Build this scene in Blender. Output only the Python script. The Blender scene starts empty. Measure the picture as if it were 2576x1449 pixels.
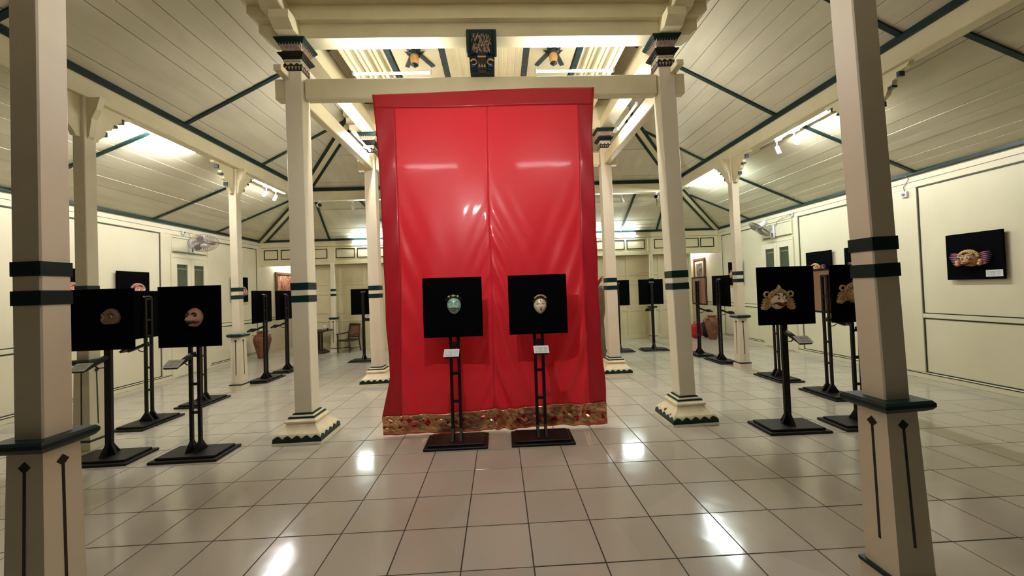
import bpy, bmesh, math, random
from mathutils import Vector, Matrix, Euler

random.seed(7)
SC = bpy.context.scene
COL = SC.collection
PI = math.pi

# ------------------------------------------------------------------ camera
CAM_H = 1.5207
YAW, PITCH, ROLL, FPX = 0.0372, 0.0204, -0.0339, 978.8
_f = Vector((math.sin(YAW)*math.cos(PITCH), math.cos(YAW)*math.cos(PITCH), math.sin(PITCH)))
_r = Vector((math.cos(YAW), -math.sin(YAW), 0)); _u = _r.cross(_f)
_r2 = _r*math.cos(ROLL) + _u*math.sin(ROLL); _u2 = -_r*math.sin(ROLL) + _u*math.cos(ROLL)
cam_d = bpy.data.cameras.new('camera'); cam = bpy.data.objects.new('camera', cam_d); COL.objects.link(cam)
cam.matrix_world = Matrix(((_r2.x, _u2.x, -_f.x, 0), (_r2.y, _u2.y, -_f.y, 0), (_r2.z, _u2.z, -_f.z, CAM_H), (0, 0, 0, 1)))
cam_d.sensor_fit = 'HORIZONTAL'; cam_d.sensor_width = 36.0; cam_d.lens = FPX/2576*36.0
cam_d.shift_x = -3.54/2576; cam_d.shift_y = -14.73/2576
cam_d.clip_start = 0.05; cam_d.clip_end = 100
SC.camera = cam

# ------------------------------------------------------------------ world, exposure
w = bpy.data.worlds.new('world'); SC.world = w; w.use_nodes = True
w.node_tree.nodes['Background'].inputs[0].default_value = (0.30, 0.27, 0.22, 1)
w.node_tree.nodes['Background'].inputs[1].default_value = 0.07
SC.view_settings.view_transform = 'Standard'
SC.view_settings.look = 'None'
SC.view_settings.gamma = 1.0
SC.view_settings.use_curve_mapping = False
SC.view_settings.exposure = 0.0
SC.cycles.use_denoising = True
SC.cycles.max_bounces = 8
SC.cycles.diffuse_bounces = 5
SC.cycles.sample_clamp_indirect = 6.0
TUBE_E = 580.0          # emission of the white tube lamps

# ------------------------------------------------------------------ materials
MATS = {}
def nodes_of(name):
    m = bpy.data.materials.new(name); m.use_nodes = True
    return m, m.node_tree, m.node_tree.nodes['Principled BSDF']

def pmat(name, col, rough=0.5, metal=0.0, var=0.0, scale=6.0, bump=0.0, bscale=40.0, coat=0.0, sheen=0.0, spec=0.5, stretch=None):
    m, nt, b = nodes_of(name)
    b.inputs['Base Color'].default_value = (*col, 1); b.inputs['Roughness'].default_value = rough
    b.inputs['Metallic'].default_value = metal; b.inputs['Coat Weight'].default_value = coat
    b.inputs['Sheen Weight'].default_value = sheen; b.inputs['Specular IOR Level'].default_value = spec
    tc = nt.nodes.new('ShaderNodeTexCoord'); src = tc.outputs['Object']
    if stretch:
        mp = nt.nodes.new('ShaderNodeMapping'); mp.inputs['Scale'].default_value = stretch
        nt.links.new(src, mp.inputs['Vector']); src = mp.outputs['Vector']
    if var > 0:
        n = nt.nodes.new('ShaderNodeTexNoise'); n.inputs['Scale'].default_value = scale; n.inputs['Detail'].default_value = 5
        nt.links.new(src, n.inputs['Vector'])
        r = nt.nodes.new('ShaderNodeValToRGB')
        r.color_ramp.elements[0].position = 0.3; r.color_ramp.elements[1].position = 0.7
        r.color_ramp.elements[0].color = (*[max(0, c*(1-var)) for c in col], 1)
        r.color_ramp.elements[1].color = (*[min(1, c*(1+var*0.6)) for c in col], 1)
        nt.links.new(n.outputs['Fac'], r.inputs['Fac']); nt.links.new(r.outputs['Color'], b.inputs['Base Color'])
    if bump > 0:
        n2 = nt.nodes.new('ShaderNodeTexNoise'); n2.inputs['Scale'].default_value = bscale; n2.inputs['Detail'].default_value = 3
        nt.links.new(src, n2.inputs['Vector'])
        bp = nt.nodes.new('ShaderNodeBump'); bp.inputs['Strength'].default_value = bump; bp.inputs['Distance'].default_value = 0.01
        nt.links.new(n2.outputs['Fac'], bp.inputs['Height']); nt.links.new(bp.outputs['Normal'], b.inputs['Normal'])
    MATS[name] = m
    return m

def emat(name, col, strength):
    m = bpy.data.materials.new(name); m.use_nodes = True; nt = m.node_tree
    nt.nodes.clear(); e = nt.nodes.new('ShaderNodeEmission'); o = nt.nodes.new('ShaderNodeOutputMaterial')
    e.inputs[0].default_value = (*col, 1); e.inputs[1].default_value = strength
    nt.links.new(e.outputs[0], o.inputs[0]); MATS[name] = m
    return m

pmat('cream', (0.73, 0.655, 0.42), 0.38, var=0.07, scale=3.0, bump=0.06, bscale=14)
pmat('cream_wall', (0.79, 0.725, 0.52), 0.42, var=0.05, scale=1.6, bump=0.05, bscale=9)
pmat('cream_column', (0.77, 0.695, 0.52), 0.42, var=0.05, scale=3.0, bump=0.05, bscale=20)
pmat('cream_board', (0.63, 0.58, 0.42), 0.36, var=0.10, scale=2.0, bump=0.16, bscale=7, stretch=(2.5, 0.6, 2.5))
pmat('gap_dark', (0.20, 0.16, 0.10), 0.8)
pmat('plinth_stone', (0.80, 0.70, 0.47), 0.6, var=0.12, scale=9, bump=0.35, bscale=22)
pmat('green', (0.006, 0.026, 0.024), 0.38, var=0.25, scale=5, spec=0.25)
pmat('blue_green', (0.012, 0.045, 0.07), 0.3, var=0.6, scale=14)
pmat('line_dark', (0.018, 0.022, 0.02), 0.5)
pmat('stand_black', (0.008, 0.006, 0.006), 0.45, var=0.3, scale=12, spec=0.25)
pmat('velvet', (0.0010, 0.0011, 0.0018), 0.9, spec=0.05, bump=0.05, bscale=60)
pmat('plywood', (0.34, 0.19, 0.105), 0.6, var=0.18, scale=5, stretch=(5, 5, 0.6))
pmat('terracotta', (0.20, 0.068, 0.034), 0.55, var=0.4, scale=9, bump=0.3, bscale=18)
pmat('dark_wood', (0.035, 0.014, 0.008), 0.35, var=0.4, scale=9, stretch=(4, 4, 0.6))
pmat('frame_wood', (0.16, 0.065, 0.028), 0.4, var=0.4, scale=12, stretch=(1, 1, 4))
pmat('cane', (0.24, 0.11, 0.06), 0.6, var=0.3, scale=70)
pmat('trunk_wood', (0.13, 0.075, 0.04), 0.7, var=0.6, scale=7, bump=0.9, bscale=16, stretch=(5, 5, 0.8))
pmat('white_plastic', (0.78, 0.78, 0.80), 0.35)
pmat('grey_plastic', (0.28, 0.24, 0.23), 0.45)
pmat('wire_grey', (0.30, 0.24, 0.21), 0.4, metal=0.3)
pmat('blue_label', (0.03, 0.12, 0.16), 0.4)
pmat('glass_black', (0.004, 0.004, 0.005), 0.12)
pmat('red_bag', (0.42, 0.006, 0.012), 0.45, var=0.15)
pmat('black_cloth', (0.012, 0.010, 0.010), 0.7)
pmat('gold', (0.62, 0.36, 0.12), 0.38, metal=0.55, var=0.3, scale=40, bump=0.3, bscale=90)
pmat('gold_paint', (0.62, 0.40, 0.17), 0.4, var=0.35, scale=50, bump=0.35, bscale=90)
pmat('carved_cream', (0.52, 0.38, 0.27), 0.5, var=0.5, scale=50, bump=0.8, bscale=60)
pmat('carved_blue', (0.02, 0.06, 0.20), 0.3, var=0.9, scale=40)
pmat('face_green', (0.33, 0.56, 0.45), 0.22, coat=0.4)
pmat('face_cream', (0.84, 0.70, 0.50), 0.24, coat=0.4)
pmat('face_bronze', (0.19, 0.115, 0.08), 0.28, coat=0.3, var=0.2, scale=30)
pmat('face_skin', (0.50, 0.25, 0.17), 0.32, coat=0.2, var=0.12, scale=30)
pmat('face_pale', (0.82, 0.64, 0.46), 0.3, coat=0.2, var=0.06, scale=30)
pmat('face_pink', (0.55, 0.25, 0.17), 0.28, coat=0.4, var=0.35, scale=40)
pmat('face_tan', (0.48, 0.27, 0.13), 0.34, coat=0.2, var=0.4, scale=50)
pmat('paint_black', (0.006, 0.006, 0.007), 0.3)
pmat('paint_red', (0.45, 0.03, 0.02), 0.3)
pmat('paint_white', (0.75, 0.70, 0.60), 0.3)
pmat('paint_blue', (0.08, 0.13, 0.33), 0.4)
pmat('paint_pink', (0.48, 0.07, 0.10), 0.4)
pmat('bud_orange', (0.52, 0.27, 0.09), 0.4, var=0.2, scale=20)
pmat('pane_grey', (0.30, 0.33, 0.26), 0.25, var=0.15, scale=3)
pmat('mat_paper', (0.62, 0.50, 0.36), 0.7)
pmat('cup_white', (0.8, 0.78, 0.74), 0.3)
pmat('plant_red', (0.30, 0.02, 0.02), 0.5)
pmat('plant_green', (0.10, 0.22, 0.04), 0.5)
emat('tube_white', (1.0, 0.99, 0.965), TUBE_E*0.85)
emat('tube_entrance', (1.0, 0.99, 0.965), TUBE_E*0.24)
emat('tube_crown', (1.0, 0.99, 0.965), TUBE_E*0.42)
emat('tube_soft', (1.0, 0.99, 0.965), TUBE_E*0.48)
emat('tube_passage', (1.0, 0.99, 0.965), TUBE_E*0.25)
emat('tube_frieze', (0.86, 1.0, 0.97), TUBE_E*0.40)
emat('tube_cool', (0.86, 1.0, 0.97), TUBE_E*0.8)
emat('spot_lit', (1.0, 0.97, 0.94), 110.0)

# glass for door panes
m, nt, b = nodes_of('pane_glass'); b.inputs['Base Color'].default_value = (0.85, 0.9, 0.86, 1)
b.inputs['Roughness'].default_value = 0.05; b.inputs['Transmission Weight'].default_value = 1.0; b.inputs['IOR'].default_value = 1.1; MATS['pane_glass'] = m

# floor tile: cell-wise tint from world position
def tile_mat():
    m, nt, b = nodes_of('floor_tile')
    g = nt.nodes.new('ShaderNodeNewGeometry')
    s = nt.nodes.new('ShaderNodeVectorMath'); s.operation = 'SUBTRACT'; s.inputs[1].default_value = (0.1406, 2.1622, 0)
    d = nt.nodes.new('ShaderNodeVectorMath'); d.operation = 'MULTIPLY'; d.inputs[1].default_value = (2.5, 2.5, 0)
    fl = nt.nodes.new('ShaderNodeVectorMath'); fl.operation = 'FLOOR'
    wn = nt.nodes.new('ShaderNodeTexWhiteNoise'); wn.noise_dimensions = '3D'
    nt.links.new(g.outputs['Position'], s.inputs[0]); nt.links.new(s.outputs[0], d.inputs[0])
    nt.links.new(d.outputs[0], fl.inputs[0]); nt.links.new(fl.outputs[0], wn.inputs['Vector'])
    n = nt.nodes.new('ShaderNodeTexNoise'); n.inputs['Scale'].default_value = 1.3; n.inputs['Detail'].default_value = 6
    nt.links.new(g.outputs['Position'], n.inputs['Vector'])
    mx = nt.nodes.new('ShaderNodeMath'); mx.operation = 'MULTIPLY_ADD'; mx.inputs[1].default_value = 0.35
    nt.links.new(wn.outputs['Value'], mx.inputs[0]); 
    m2 = nt.nodes.new('ShaderNodeMath'); m2.operation = 'MULTIPLY'; m2.inputs[1].default_value = 0.65
    nt.links.new(n.outputs['Fac'], m2.inputs[0]); nt.links.new(m2.outputs[0], mx.inputs[2])
    r = nt.nodes.new('ShaderNodeValToRGB')
    r.color_ramp.elements[0].position = 0.2; r.color_ramp.elements[0].color = (0.455, 0.415, 0.335, 1)
    r.color_ramp.elements[1].position = 0.8; r.color_ramp.elements[1].color = (0.55, 0.51, 0.425, 1)
    nt.links.new(mx.outputs[0], r.inputs['Fac']); nt.links.new(r.outputs['Color'], b.inputs['Base Color'])
    b.inputs['Roughness'].default_value = 0.13; b.inputs['Specular IOR Level'].default_value = 0.5
    n3 = nt.nodes.new('ShaderNodeTexNoise'); n3.inputs['Scale'].default_value = 5.0; n3.inputs['Detail'].default_value = 2
    nt.links.new(g.outputs['Position'], n3.inputs['Vector'])
    bp = nt.nodes.new('ShaderNodeBump'); bp.inputs['Strength'].default_value = 0.09; bp.inputs['Distance'].default_value = 0.02
    nt.links.new(n3.outputs['Fac'], bp.inputs['Height']); nt.links.new(bp.outputs['Normal'], b.inputs['Normal'])
    MATS['floor_tile'] = m
tile_mat()
pmat('grout', (0.055, 0.045, 0.032), 0.9)

# red satin: a little light passes through the single layer of the field
def satin(name, col, trans):
    m, nt, b = nodes_of(name)
    b.inputs['Base Color'].default_value = (*col, 1); b.inputs['Roughness'].default_value = 0.36
    b.inputs['Specular IOR Level'].default_value = 0.4; b.inputs['Sheen Weight'].default_value = 0.15
    b.inputs['Sheen Tint'].default_value = (1, 0.35, 0.35, 1); b.inputs['Coat Weight'].default_value = 0.17; b.inputs['Coat Roughness'].default_value = 0.085
    tc = nt.nodes.new('ShaderNodeTexCoord'); mp = nt.nodes.new('ShaderNodeMapping'); mp.inputs['Scale'].default_value = (500, 1, 40)
    n = nt.nodes.new('ShaderNodeTexNoise'); n.inputs['Scale'].default_value = 1.0
    nt.links.new(tc.outputs['Object'], mp.inputs['Vector']); nt.links.new(mp.outputs['Vector'], n.inputs['Vector'])
    bp = nt.nodes.new('ShaderNodeBump'); bp.inputs['Strength'].default_value = 0.04; bp.inputs['Distance'].default_value = 0.002
    nt.links.new(n.outputs['Fac'], bp.inputs['Height']); nt.links.new(bp.outputs['Normal'], b.inputs['Normal'])
    if trans > 0:
        t = nt.nodes.new('ShaderNodeBsdfTranslucent'); t.inputs[0].default_value = (col[0], col[1]*0.6, col[2]*0.6, 1)
        mix = nt.nodes.new('ShaderNodeMixShader'); mix.inputs[0].default_value = trans
        out = nt.nodes['Material Output']
        nt.links.new(b.outputs[0], mix.inputs[1]); nt.links.new(t.outputs[0], mix.inputs[2]); nt.links.new(mix.outputs[0], out.inputs[0])
    MATS[name] = m
satin('satin_red', (0.92, 0.036, 0.058), 0.24)
satin('satin_hem', (0.52, 0.012, 0.024), 0.10)

# gold brocade with red lozenges (print)
def brocade():
    m, nt, b = nodes_of('brocade')
    tc = nt.nodes.new('ShaderNodeTexCoord')
    n = nt.nodes.new('ShaderNodeTexNoise'); n.inputs['Scale'].default_value = 11; n.inputs['Detail'].default_value = 3
    mp = nt.nodes.new('ShaderNodeMapping'); mp.inputs['Rotation'].default_value = (0, 0.9, 0); mp.inputs['Scale'].default_value = (0.5, 1, 2.2)
    nt.links.new(tc.outputs['Object'], mp.inputs['Vector']); nt.links.new(mp.outputs['Vector'], n.inputs['Vector'])
    v = nt.nodes.new('ShaderNodeTexVoronoi'); v.inputs['Scale'].default_value = 11; v.distance = 'MANHATTAN'
    nt.links.new(tc.outputs['Object'], v.inputs['Vector'])
    sx = nt.nodes.new('ShaderNodeSeparateXYZ'); nt.links.new(tc.outputs['Object'], sx.inputs[0])
    # red lozenges only in the middle of the band
    ab = nt.nodes.new('ShaderNodeMath'); ab.operation = 'COMPARE'; ab.inputs[1].default_value = 0.135; ab.inputs[2].default_value = 0.048
    nt.links.new(sx.outputs['Z'], ab.inputs[0])
    lt = nt.nodes.new('ShaderNodeMath'); lt.operation = 'LESS_THAN'; lt.inputs[1].default_value = 0.52
    nt.links.new(v.outputs['Distance'], lt.inputs[0])
    mu = nt.nodes.new('ShaderNodeMath'); mu.operation = 'MULTIPLY'; nt.links.new(ab.outputs[0], mu.inputs[0]); nt.links.new(lt.outputs[0], mu.inputs[1])
    r = nt.nodes.new('ShaderNodeValToRGB'); r.color_ramp.elements[0].position = 0.38; r.color_ramp.elements[0].color = (0.58, 0.20, 0.11, 1)
    r.color_ramp.elements[1].position = 0.68; r.color_ramp.elements[1].color = (0.90, 0.60, 0.28, 1)
    nt.links.new(n.outputs['Fac'], r.inputs['Fac'])
    mix = nt.nodes.new('ShaderNodeMix'); mix.data_type = 'RGBA'; mix.inputs['B'].default_value = (0.50, 0.02, 0.05, 1)
    nt.links.new(mu.outputs[0], mix.inputs['Factor']); nt.links.new(r.outputs['Color'], mix.inputs['A'])
    nt.links.new(mix.outputs['Result'], b.inputs['Base Color'])
    b.inputs['Metallic'].default_value = 0.75; b.inputs['Roughness'].default_value = 0.27
    bp = nt.nodes.new('ShaderNodeBump'); bp.inputs['Strength'].default_value = 0.8; bp.inputs['Distance'].default_value = 0.012
    nt.links.new(n.outputs['Fac'], bp.inputs['Height']); nt.links.new(bp.outputs['Normal'], b.inputs['Normal'])
    MATS['brocade'] = m
brocade()

# label card: a title and lines of small print, too fine to read
def label_mat():
    m, nt, b = nodes_of('label_card')
    tc = nt.nodes.new('ShaderNodeTexCoord'); sx = nt.nodes.new('ShaderNodeSeparateXYZ'); nt.links.new(tc.outputs['Generated'], sx.inputs[0])
    mp = nt.nodes.new('ShaderNodeMapping'); mp.inputs['Scale'].default_value = (34, 1, 9)
    nt.links.new(tc.outputs['Generated'], mp.inputs['Vector'])
    n = nt.nodes.new('ShaderNodeTexNoise'); n.inputs['Scale'].default_value = 1.0; nt.links.new(mp.outputs['Vector'], n.inputs['Vector'])
    wv = nt.nodes.new('ShaderNodeMath'); wv.operation = 'MULTIPLY'; wv.inputs[1].default_value = 7.0
    nt.links.new(sx.outputs['Y'], wv.inputs[0])
    fr = nt.nodes.new('ShaderNodeMath'); fr.operation = 'FRACT'; nt.links.new(wv.outputs[0], fr.inputs[0])
    a = nt.nodes.new('ShaderNodeMath'); a.operation = 'LESS_THAN'; a.inputs[1].default_value = 0.38; nt.links.new(fr.outputs[0], a.inputs[0])
    c = nt.nodes.new('ShaderNodeMath'); c.operation = 'COMPARE'; c.inputs[1].default_value = 0.5; c.inputs[2].default_value = 0.40; nt.links.new(sx.outputs['X'], c.inputs[0])
    c2 = nt.nodes.new('ShaderNodeMath'); c2.operation = 'GREATER_THAN'; c2.inputs[1].default_value = 0.44; nt.links.new(n.outputs['Fac'], c2.inputs[0])
    c3 = nt.nodes.new('ShaderNodeMath'); c3.operation = 'COMPARE'; c3.inputs[1].default_value = 0.5; c3.inputs[2].default_value = 0.36; nt.links.new(sx.outputs['Y'], c3.inputs[0])
    p = a
    for q in (c, c2, c3):
        mm = nt.nodes.new('ShaderNodeMath'); mm.operation = 'MULTIPLY'; nt.links.new(p.outputs[0], mm.inputs[0]); nt.links.new(q.outputs[0], mm.inputs[1]); p = mm
    mix = nt.nodes.new('ShaderNodeMix'); mix.data_type = 'RGBA'; mix.inputs['A'].default_value = (0.78, 0.77, 0.76, 1); mix.inputs['B'].default_value = (0.12, 0.12, 0.13, 1)
    nt.links.new(p.outputs[0], mix.inputs['Factor']); nt.links.new(mix.outputs['Result'], b.inputs['Base Color'])
    b.inputs['Roughness'].default_value = 0.5; MATS['label_card'] = m
label_mat()

# painted pictures: loose procedural colour
def picture_mat(name, c1, c2, c3, scale, vec=(1, 1, 1)):
    m, nt, b = nodes_of(name); tc = nt.nodes.new('ShaderNodeTexCoord')
    mp = nt.nodes.new('ShaderNodeMapping'); mp.inputs['Scale'].default_value = vec
    nt.links.new(tc.outputs['Object'], mp.inputs['Vector'])
    n = nt.nodes.new('ShaderNodeTexNoise'); n.inputs['Scale'].default_value = scale; n.inputs['Detail'].default_value = 6; n.inputs['Distortion'].default_value = 1.6
    nt.links.new(mp.outputs['Vector'], n.inputs['Vector']); r = nt.nodes.new('ShaderNodeValToRGB')
    r.color_ramp.elements[0].position = 0.36; r.color_ramp.elements[0].color = (*c1, 1)
    r.color_ramp.elements[1].position = 0.62; r.color_ramp.elements[1].color = (*c3, 1)
    e = r.color_ramp.elements.new(0.48); e.color = (*c2, 1)
    nt.links.new(n.outputs['Fac'], r.inputs['Fac']); nt.links.new(r.outputs['Color'], b.inputs['Base Color']); b.inputs['Roughness'].default_value = 0.5
    MATS[name] = m
picture_mat('picture_warm', (0.10, 0.05, 0.04), (0.45, 0.12, 0.05), (0.52, 0.40, 0.30), 5.0, (1, 2.2, 1))
picture_mat('picture_dark', (0.02, 0.02, 0.018), (0.12, 0.10, 0.07), (0.30, 0.25, 0.17), 7.0)

# ------------------------------------------------------------------ mesh helpers
class MB:
    """collects simple solids, then links them as ONE mesh object"""
    def __init__(s): s.v = []; s.f = []
    def poly(s, vs, fs):
        o = len(s.v); s.v += [tuple(v) for v in vs]; s.f += [tuple(i+o for i in f) for f in fs]; return s
    def box(s, x0, x1, y0, y1, z0, z1, c=0.0):
        if x0 > x1: x0, x1 = x1, x0
        if y0 > y1: y0, y1 = y1, y0
        if z0 > z1: z0, z1 = z1, z0
        c = min(c, (x1-x0)*0.45, (y1-y0)*0.45, (z1-z0)*0.45)
        if c <= 0:
            return s.poly([(x0,y0,z0),(x1,y0,z0),(x1,y1,z0),(x0,y1,z0),(x0,y0,z1),(x1,y0,z1),(x1,y1,z1),(x0,y1,z1)],
                          [(0,3,2,1),(4,5,6,7),(0,1,5,4),(1,2,6,5),(2,3,7,6),(3,0,4,7)])
        vs = []; idx = {}
        for ix, X in enumerate((x0, x1)):
            for iy, Y in enumerate((y0, y1)):
                for iz, Z in enumerate((z0, z1)):
                    dx = c if ix == 0 else -c; dy = c if iy == 0 else -c; dz = c if iz == 0 else -c
                    idx[ix,iy,iz,0] = len(vs); vs.append((X, Y+dy, Z+dz))
                    idx[ix,iy,iz,1] = len(vs); vs.append((X+dx, Y, Z+dz))
                    idx[ix,iy,iz,2] = len(vs); vs.append((X+dx, Y+dy, Z))
        fs = []
        I = idx
        for a in (0, 1):
            q = [I[a,0,0,0], I[a,1,0,0], I[a,1,1,0], I[a,0,1,0]]; fs.append(q if a else q[::-1])
            q = [I[0,a,0,1], I[1,a,0,1], I[1,a,1,1], I[0,a,1,1]]; fs.append(q[::-1] if a else q)
            q = [I[0,0,a,2], I[1,0,a,2], I[1,1,a,2], I[0,1,a,2]]; fs.append(q if a else q[::-1])
        for a in (0, 1):
            for d in (0, 1):
                fs.append([I[a,d,0,0], I[a,d,1,0], I[a,d,1,1], I[a,d,0,1]])
                fs.append([I[a,0,d,0], I[a,1,d,0], I[a,1,d,2], I[a,0,d,2]])
                fs.append([I[0,a,d,1], I[1,a,d,1], I[1,a,d,2], I[0,a,d,2]])
        for k in ((0,0,0),(0,0,1),(0,1,0),(0,1,1),(1,0,0),(1,0,1),(1,1,0),(1,1,1)):
            fs.append([I[k+(0,)], I[k+(1,)], I[k+(2,)]])
        return s.poly(vs, fs)
    def frus(s, cx, cy, z0, w0, z1, w1, d0=None, d1=None):
        d0 = w0 if d0 is None else d0; d1 = w1 if d1 is None else d1
        a, b_, c, d = w0/2, d0/2, w1/2, d1/2
        return s.poly([(cx-a,cy-b_,z0),(cx+a,cy-b_,z0),(cx+a,cy+b_,z0),(cx-a,cy+b_,z0),(cx-c,cy-d,z1),(cx+c,cy-d,z1),(cx+c,cy+d,z1),(cx-c,cy+d,z1)],
                      [(0,3,2,1),(4,5,6,7),(0,1,5,4),(1,2,6,5),(2,3,7,6),(3,0,4,7)])
    def sqlathe(s, cx, cy, prof):
        """square-section solid from (z, width) pairs"""
        n = len(prof); vs = []
        for z, ww in prof:
            h = ww/2; vs += [(cx-h,cy-h,z),(cx+h,cy-h,z),(cx+h,cy+h,z),(cx-h,cy+h,z)]
        fs = [(3,2,1,0), tuple(4*(n-1)+i for i in range(4))]
        for k in range(n-1):
            for i in range(4):
                j = (i+1) % 4; fs.append((4*k+i, 4*k+j, 4*k+4+j, 4*k+4+i))
        return s.poly(vs, fs)
    def lathe(s, cx, cy, prof, seg=20, cap=True):
        n = len(prof); vs = []
        for r, z in prof:
            for i in range(seg):
                a = 2*PI*i/seg; vs.append((cx+r*math.cos(a), cy+r*math.sin(a), z))
        fs = []
        for k in range(n-1):
            for i in range(seg):
                j = (i+1) % seg; fs.append((k*seg+i, k*seg+j, (k+1)*seg+j, (k+1)*seg+i))
        if cap: fs += [tuple(range(seg))[::-1], tuple((n-1)*seg+i for i in range(seg))]
        return s.poly(vs, fs)
    def tube(s, pts, r, seg=8, taper=None):
        pts = [Vector(p) for p in pts]; n = len(pts); vs = []
        up = Vector((0, 0, 1))
        t0 = (pts[1]-pts[0]).normalized()
        if abs(t0.dot(up)) > 0.95: up = Vector((1, 0, 0))
        for k, p in enumerate(pts):
            t = (pts[min(k+1, n-1)] - pts[max(k-1, 0)])
            t = t.normalized() if t.length > 1e-9 else t0
            a = t.cross(up)
            if a.length < 1e-5: a = t.cross(Vector((0, 1, 0.3)))
            a.normalize(); b_ = t.cross(a)
            rr = r if taper is None else r*taper[k]
            for i in range(seg):
                an = 2*PI*i/seg; q = p + a*(rr*math.cos(an)) + b_*(rr*math.sin(an)); vs.append(tuple(q))
        fs = []
        for k in range(n-1):
            for i in range(seg):
                j = (i+1) % seg; fs.append((k*seg+i, k*seg+j, (k+1)*seg+j, (k+1)*seg+i))
        fs += [tuple(range(seg))[::-1], tuple((n-1)*seg+i for i in range(seg))]
        return s.poly(vs, fs)
    def prism(s, pts, axis, a0, a1):
        """extrude a 2-D outline; axis 0: outline in (y,z), 1: in (x,z), 2: in (x,y)"""
        def P(p, a): return (a, p[0], p[1]) if axis == 0 else ((p[0], a, p[1]) if axis == 1 else (p[0], p[1], a))
        n = len(pts); vs = [P(p, a0) for p in pts] + [P(p, a1) for p in pts]
        fs = [tuple(range(n))[::-1], tuple(range(n, 2*n))] + [(i, (i+1) % n, n+(i+1) % n, n+i) for i in range(n)]
        return s.poly(vs, fs)
    def slab(s, a, b_, c, d, th):
        a, b_, c, d = map(Vector, (a, b_, c, d)); nrm = (b_-a).cross(d-a).normalized()
        vs = [a, b_, c, d] + [q + nrm*th for q in (a, b_, c, d)]
        return s.poly(vs, [(0,3,2,1),(4,5,6,7),(0,1,5,4),(1,2,6,5),(2,3,7,6),(3,0,4,7)])
    def ball(s, c, r, seg=12, rings=8):
        rx, ry, rz = (r, r, r) if not isinstance(r, (tuple, list)) else r
        vs = [(c[0], c[1], c[2]-rz)]
        for k in range(1, rings):
            p = -PI/2 + PI*k/rings
            for i in range(seg):
                a = 2*PI*i/seg; vs.append((c[0]+rx*math.cos(p)*math.cos(a), c[1]+ry*math.cos(p)*math.sin(a), c[2]+rz*math.sin(p)))
        vs.append((c[0], c[1], c[2]+rz)); fs = []
        for i in range(seg):
            j = (i+1) % seg; fs.append((0, 1+j, 1+i)); fs.append((len(vs)-1, 1+(rings-2)*seg+i, 1+(rings-2)*seg+j))
        for k in range(rings-2):
            for i in range(seg):
                j = (i+1) % seg; fs.append((1+k*seg+i, 1+k*seg+j, 1+(k+1)*seg+j, 1+(k+1)*seg+i))
        return s.poly(vs, fs)
    def mesh(s, name, mat, smooth=False):
        me = bpy.data.meshes.new(name); me.from_pydata(s.v, [], s.f); me.validate()
        bm = bmesh.new(); bm.from_mesh(me); bmesh.ops.recalc_face_normals(bm, faces=bm.faces); bm.to_mesh(me); bm.free()
        me.materials.append(MATS[mat])
        if smooth:
            for p in me.polygons: p.use_smooth = True
        return me
    def build(s, name, mat, parent=None, smooth=False, label=None):
        o = bpy.data.objects.new(name, s.mesh(name, mat, smooth)); COL.objects.link(o)
        if parent is not None: o.parent = parent
        if label: o['label'] = label
        return o

def thing(name, label, cat, loc=(0, 0, 0), rz=0.0, group=None, rot=None):
    o = bpy.data.objects.new(name, None); COL.objects.link(o); o.empty_display_size = 0.1
    o.location = loc; o.rotation_euler = rot if rot else (0, 0, rz)
    o['label'] = label; o['category'] = cat
    if group: o['group'] = group
    return o
def tag(o, label, cat, group=None):
    o['label'] = label; o['category'] = cat
    if group: o['group'] = group
    return o
def struct(o, label=None):
    o['kind'] = 'structure'
    if label: o['label'] = label
    return o
def copy_tree(o, parent=None):
    c = o.copy(); COL.objects.link(c)
    if parent is not None: c.parent = parent
    for ch in list(o.children): copy_tree(ch, c)
    return c

# ------------------------------------------------------------------ layout numbers (metres; camera stands at x=0, y=0)
XL, XR = -6.50, 6.31            # side walls
YB, YP = 10.88, 11.15           # frieze plane, panelled back wall
YF = 0.05                       # eave line at the entrance side
RXL, RXR, RYF, RYB = -4.43, 4.33, 1.86, 9.12     # ring beam centre lines
ZR = 3.75                       # ring beam underside
GFL, GFR, GBL, GBR = (-2.135, 4.365), (2.06, 4.365), (-2.14, 6.88), (2.00, 6.88)   # main posts at the floor
T = 0.4; TX0, TY0 = 0.1406, 2.1622

# ================================================================== FLOOR
floor_y1 = 13.3
fl = MB().box(XL-0.1, XR+0.1, -1.3, floor_y1, -0.08, -0.0030).build('floor', 'grout')
struct(fl, 'glossy beige floor tiles with dark joints')
tile_me = None
cells = []
def project(p):
    d = Vector(p) - Vector((0, 0, CAM_H)); z = d.dot(_f)
    if z < 0.15: return None
    return (1288+3.54+FPX*d.dot(_r2)/z, 724.5-14.73-FPX*d.dot(_u2)/z)
i0, i1 = math.floor((XL-TX0)/T), math.ceil((XR-TX0)/T)
j0, j1 = math.floor((-1.3-TY0)/T), math.ceil((floor_y1-TY0)/T)
for i in range(i0, i1):
    for j in range(j0, j1):
        x0, y0 = max(TX0+i*T, XL), max(TY0+j*T, -1.3); x1, y1 = min(TX0+i*T+T, XR), min(TY0+j*T+T, floor_y1)
        if x1-x0 < 0.03 or y1-y0 < 0.03: continue
        ps = [project(q) for q in ((x0,y0,0),(x1,y0,0),(x1,y1,0),(x0,y1,0))]
        area = 0
        if all(ps):
            cx = sum(q[0] for q in ps)/4; cy = sum(q[1] for q in ps)/4
            if -60 < cx < 2640 and cy < 1510:
                area = abs(sum(ps[k][0]*ps[(k+1) % 4][1]-ps[(k+1) % 4][0]*ps[k][1] for k in range(4)))/2
        cells.append((area, x0, x1, y0, y1))
cells.sort(key=lambda c: -c[0])
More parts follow.
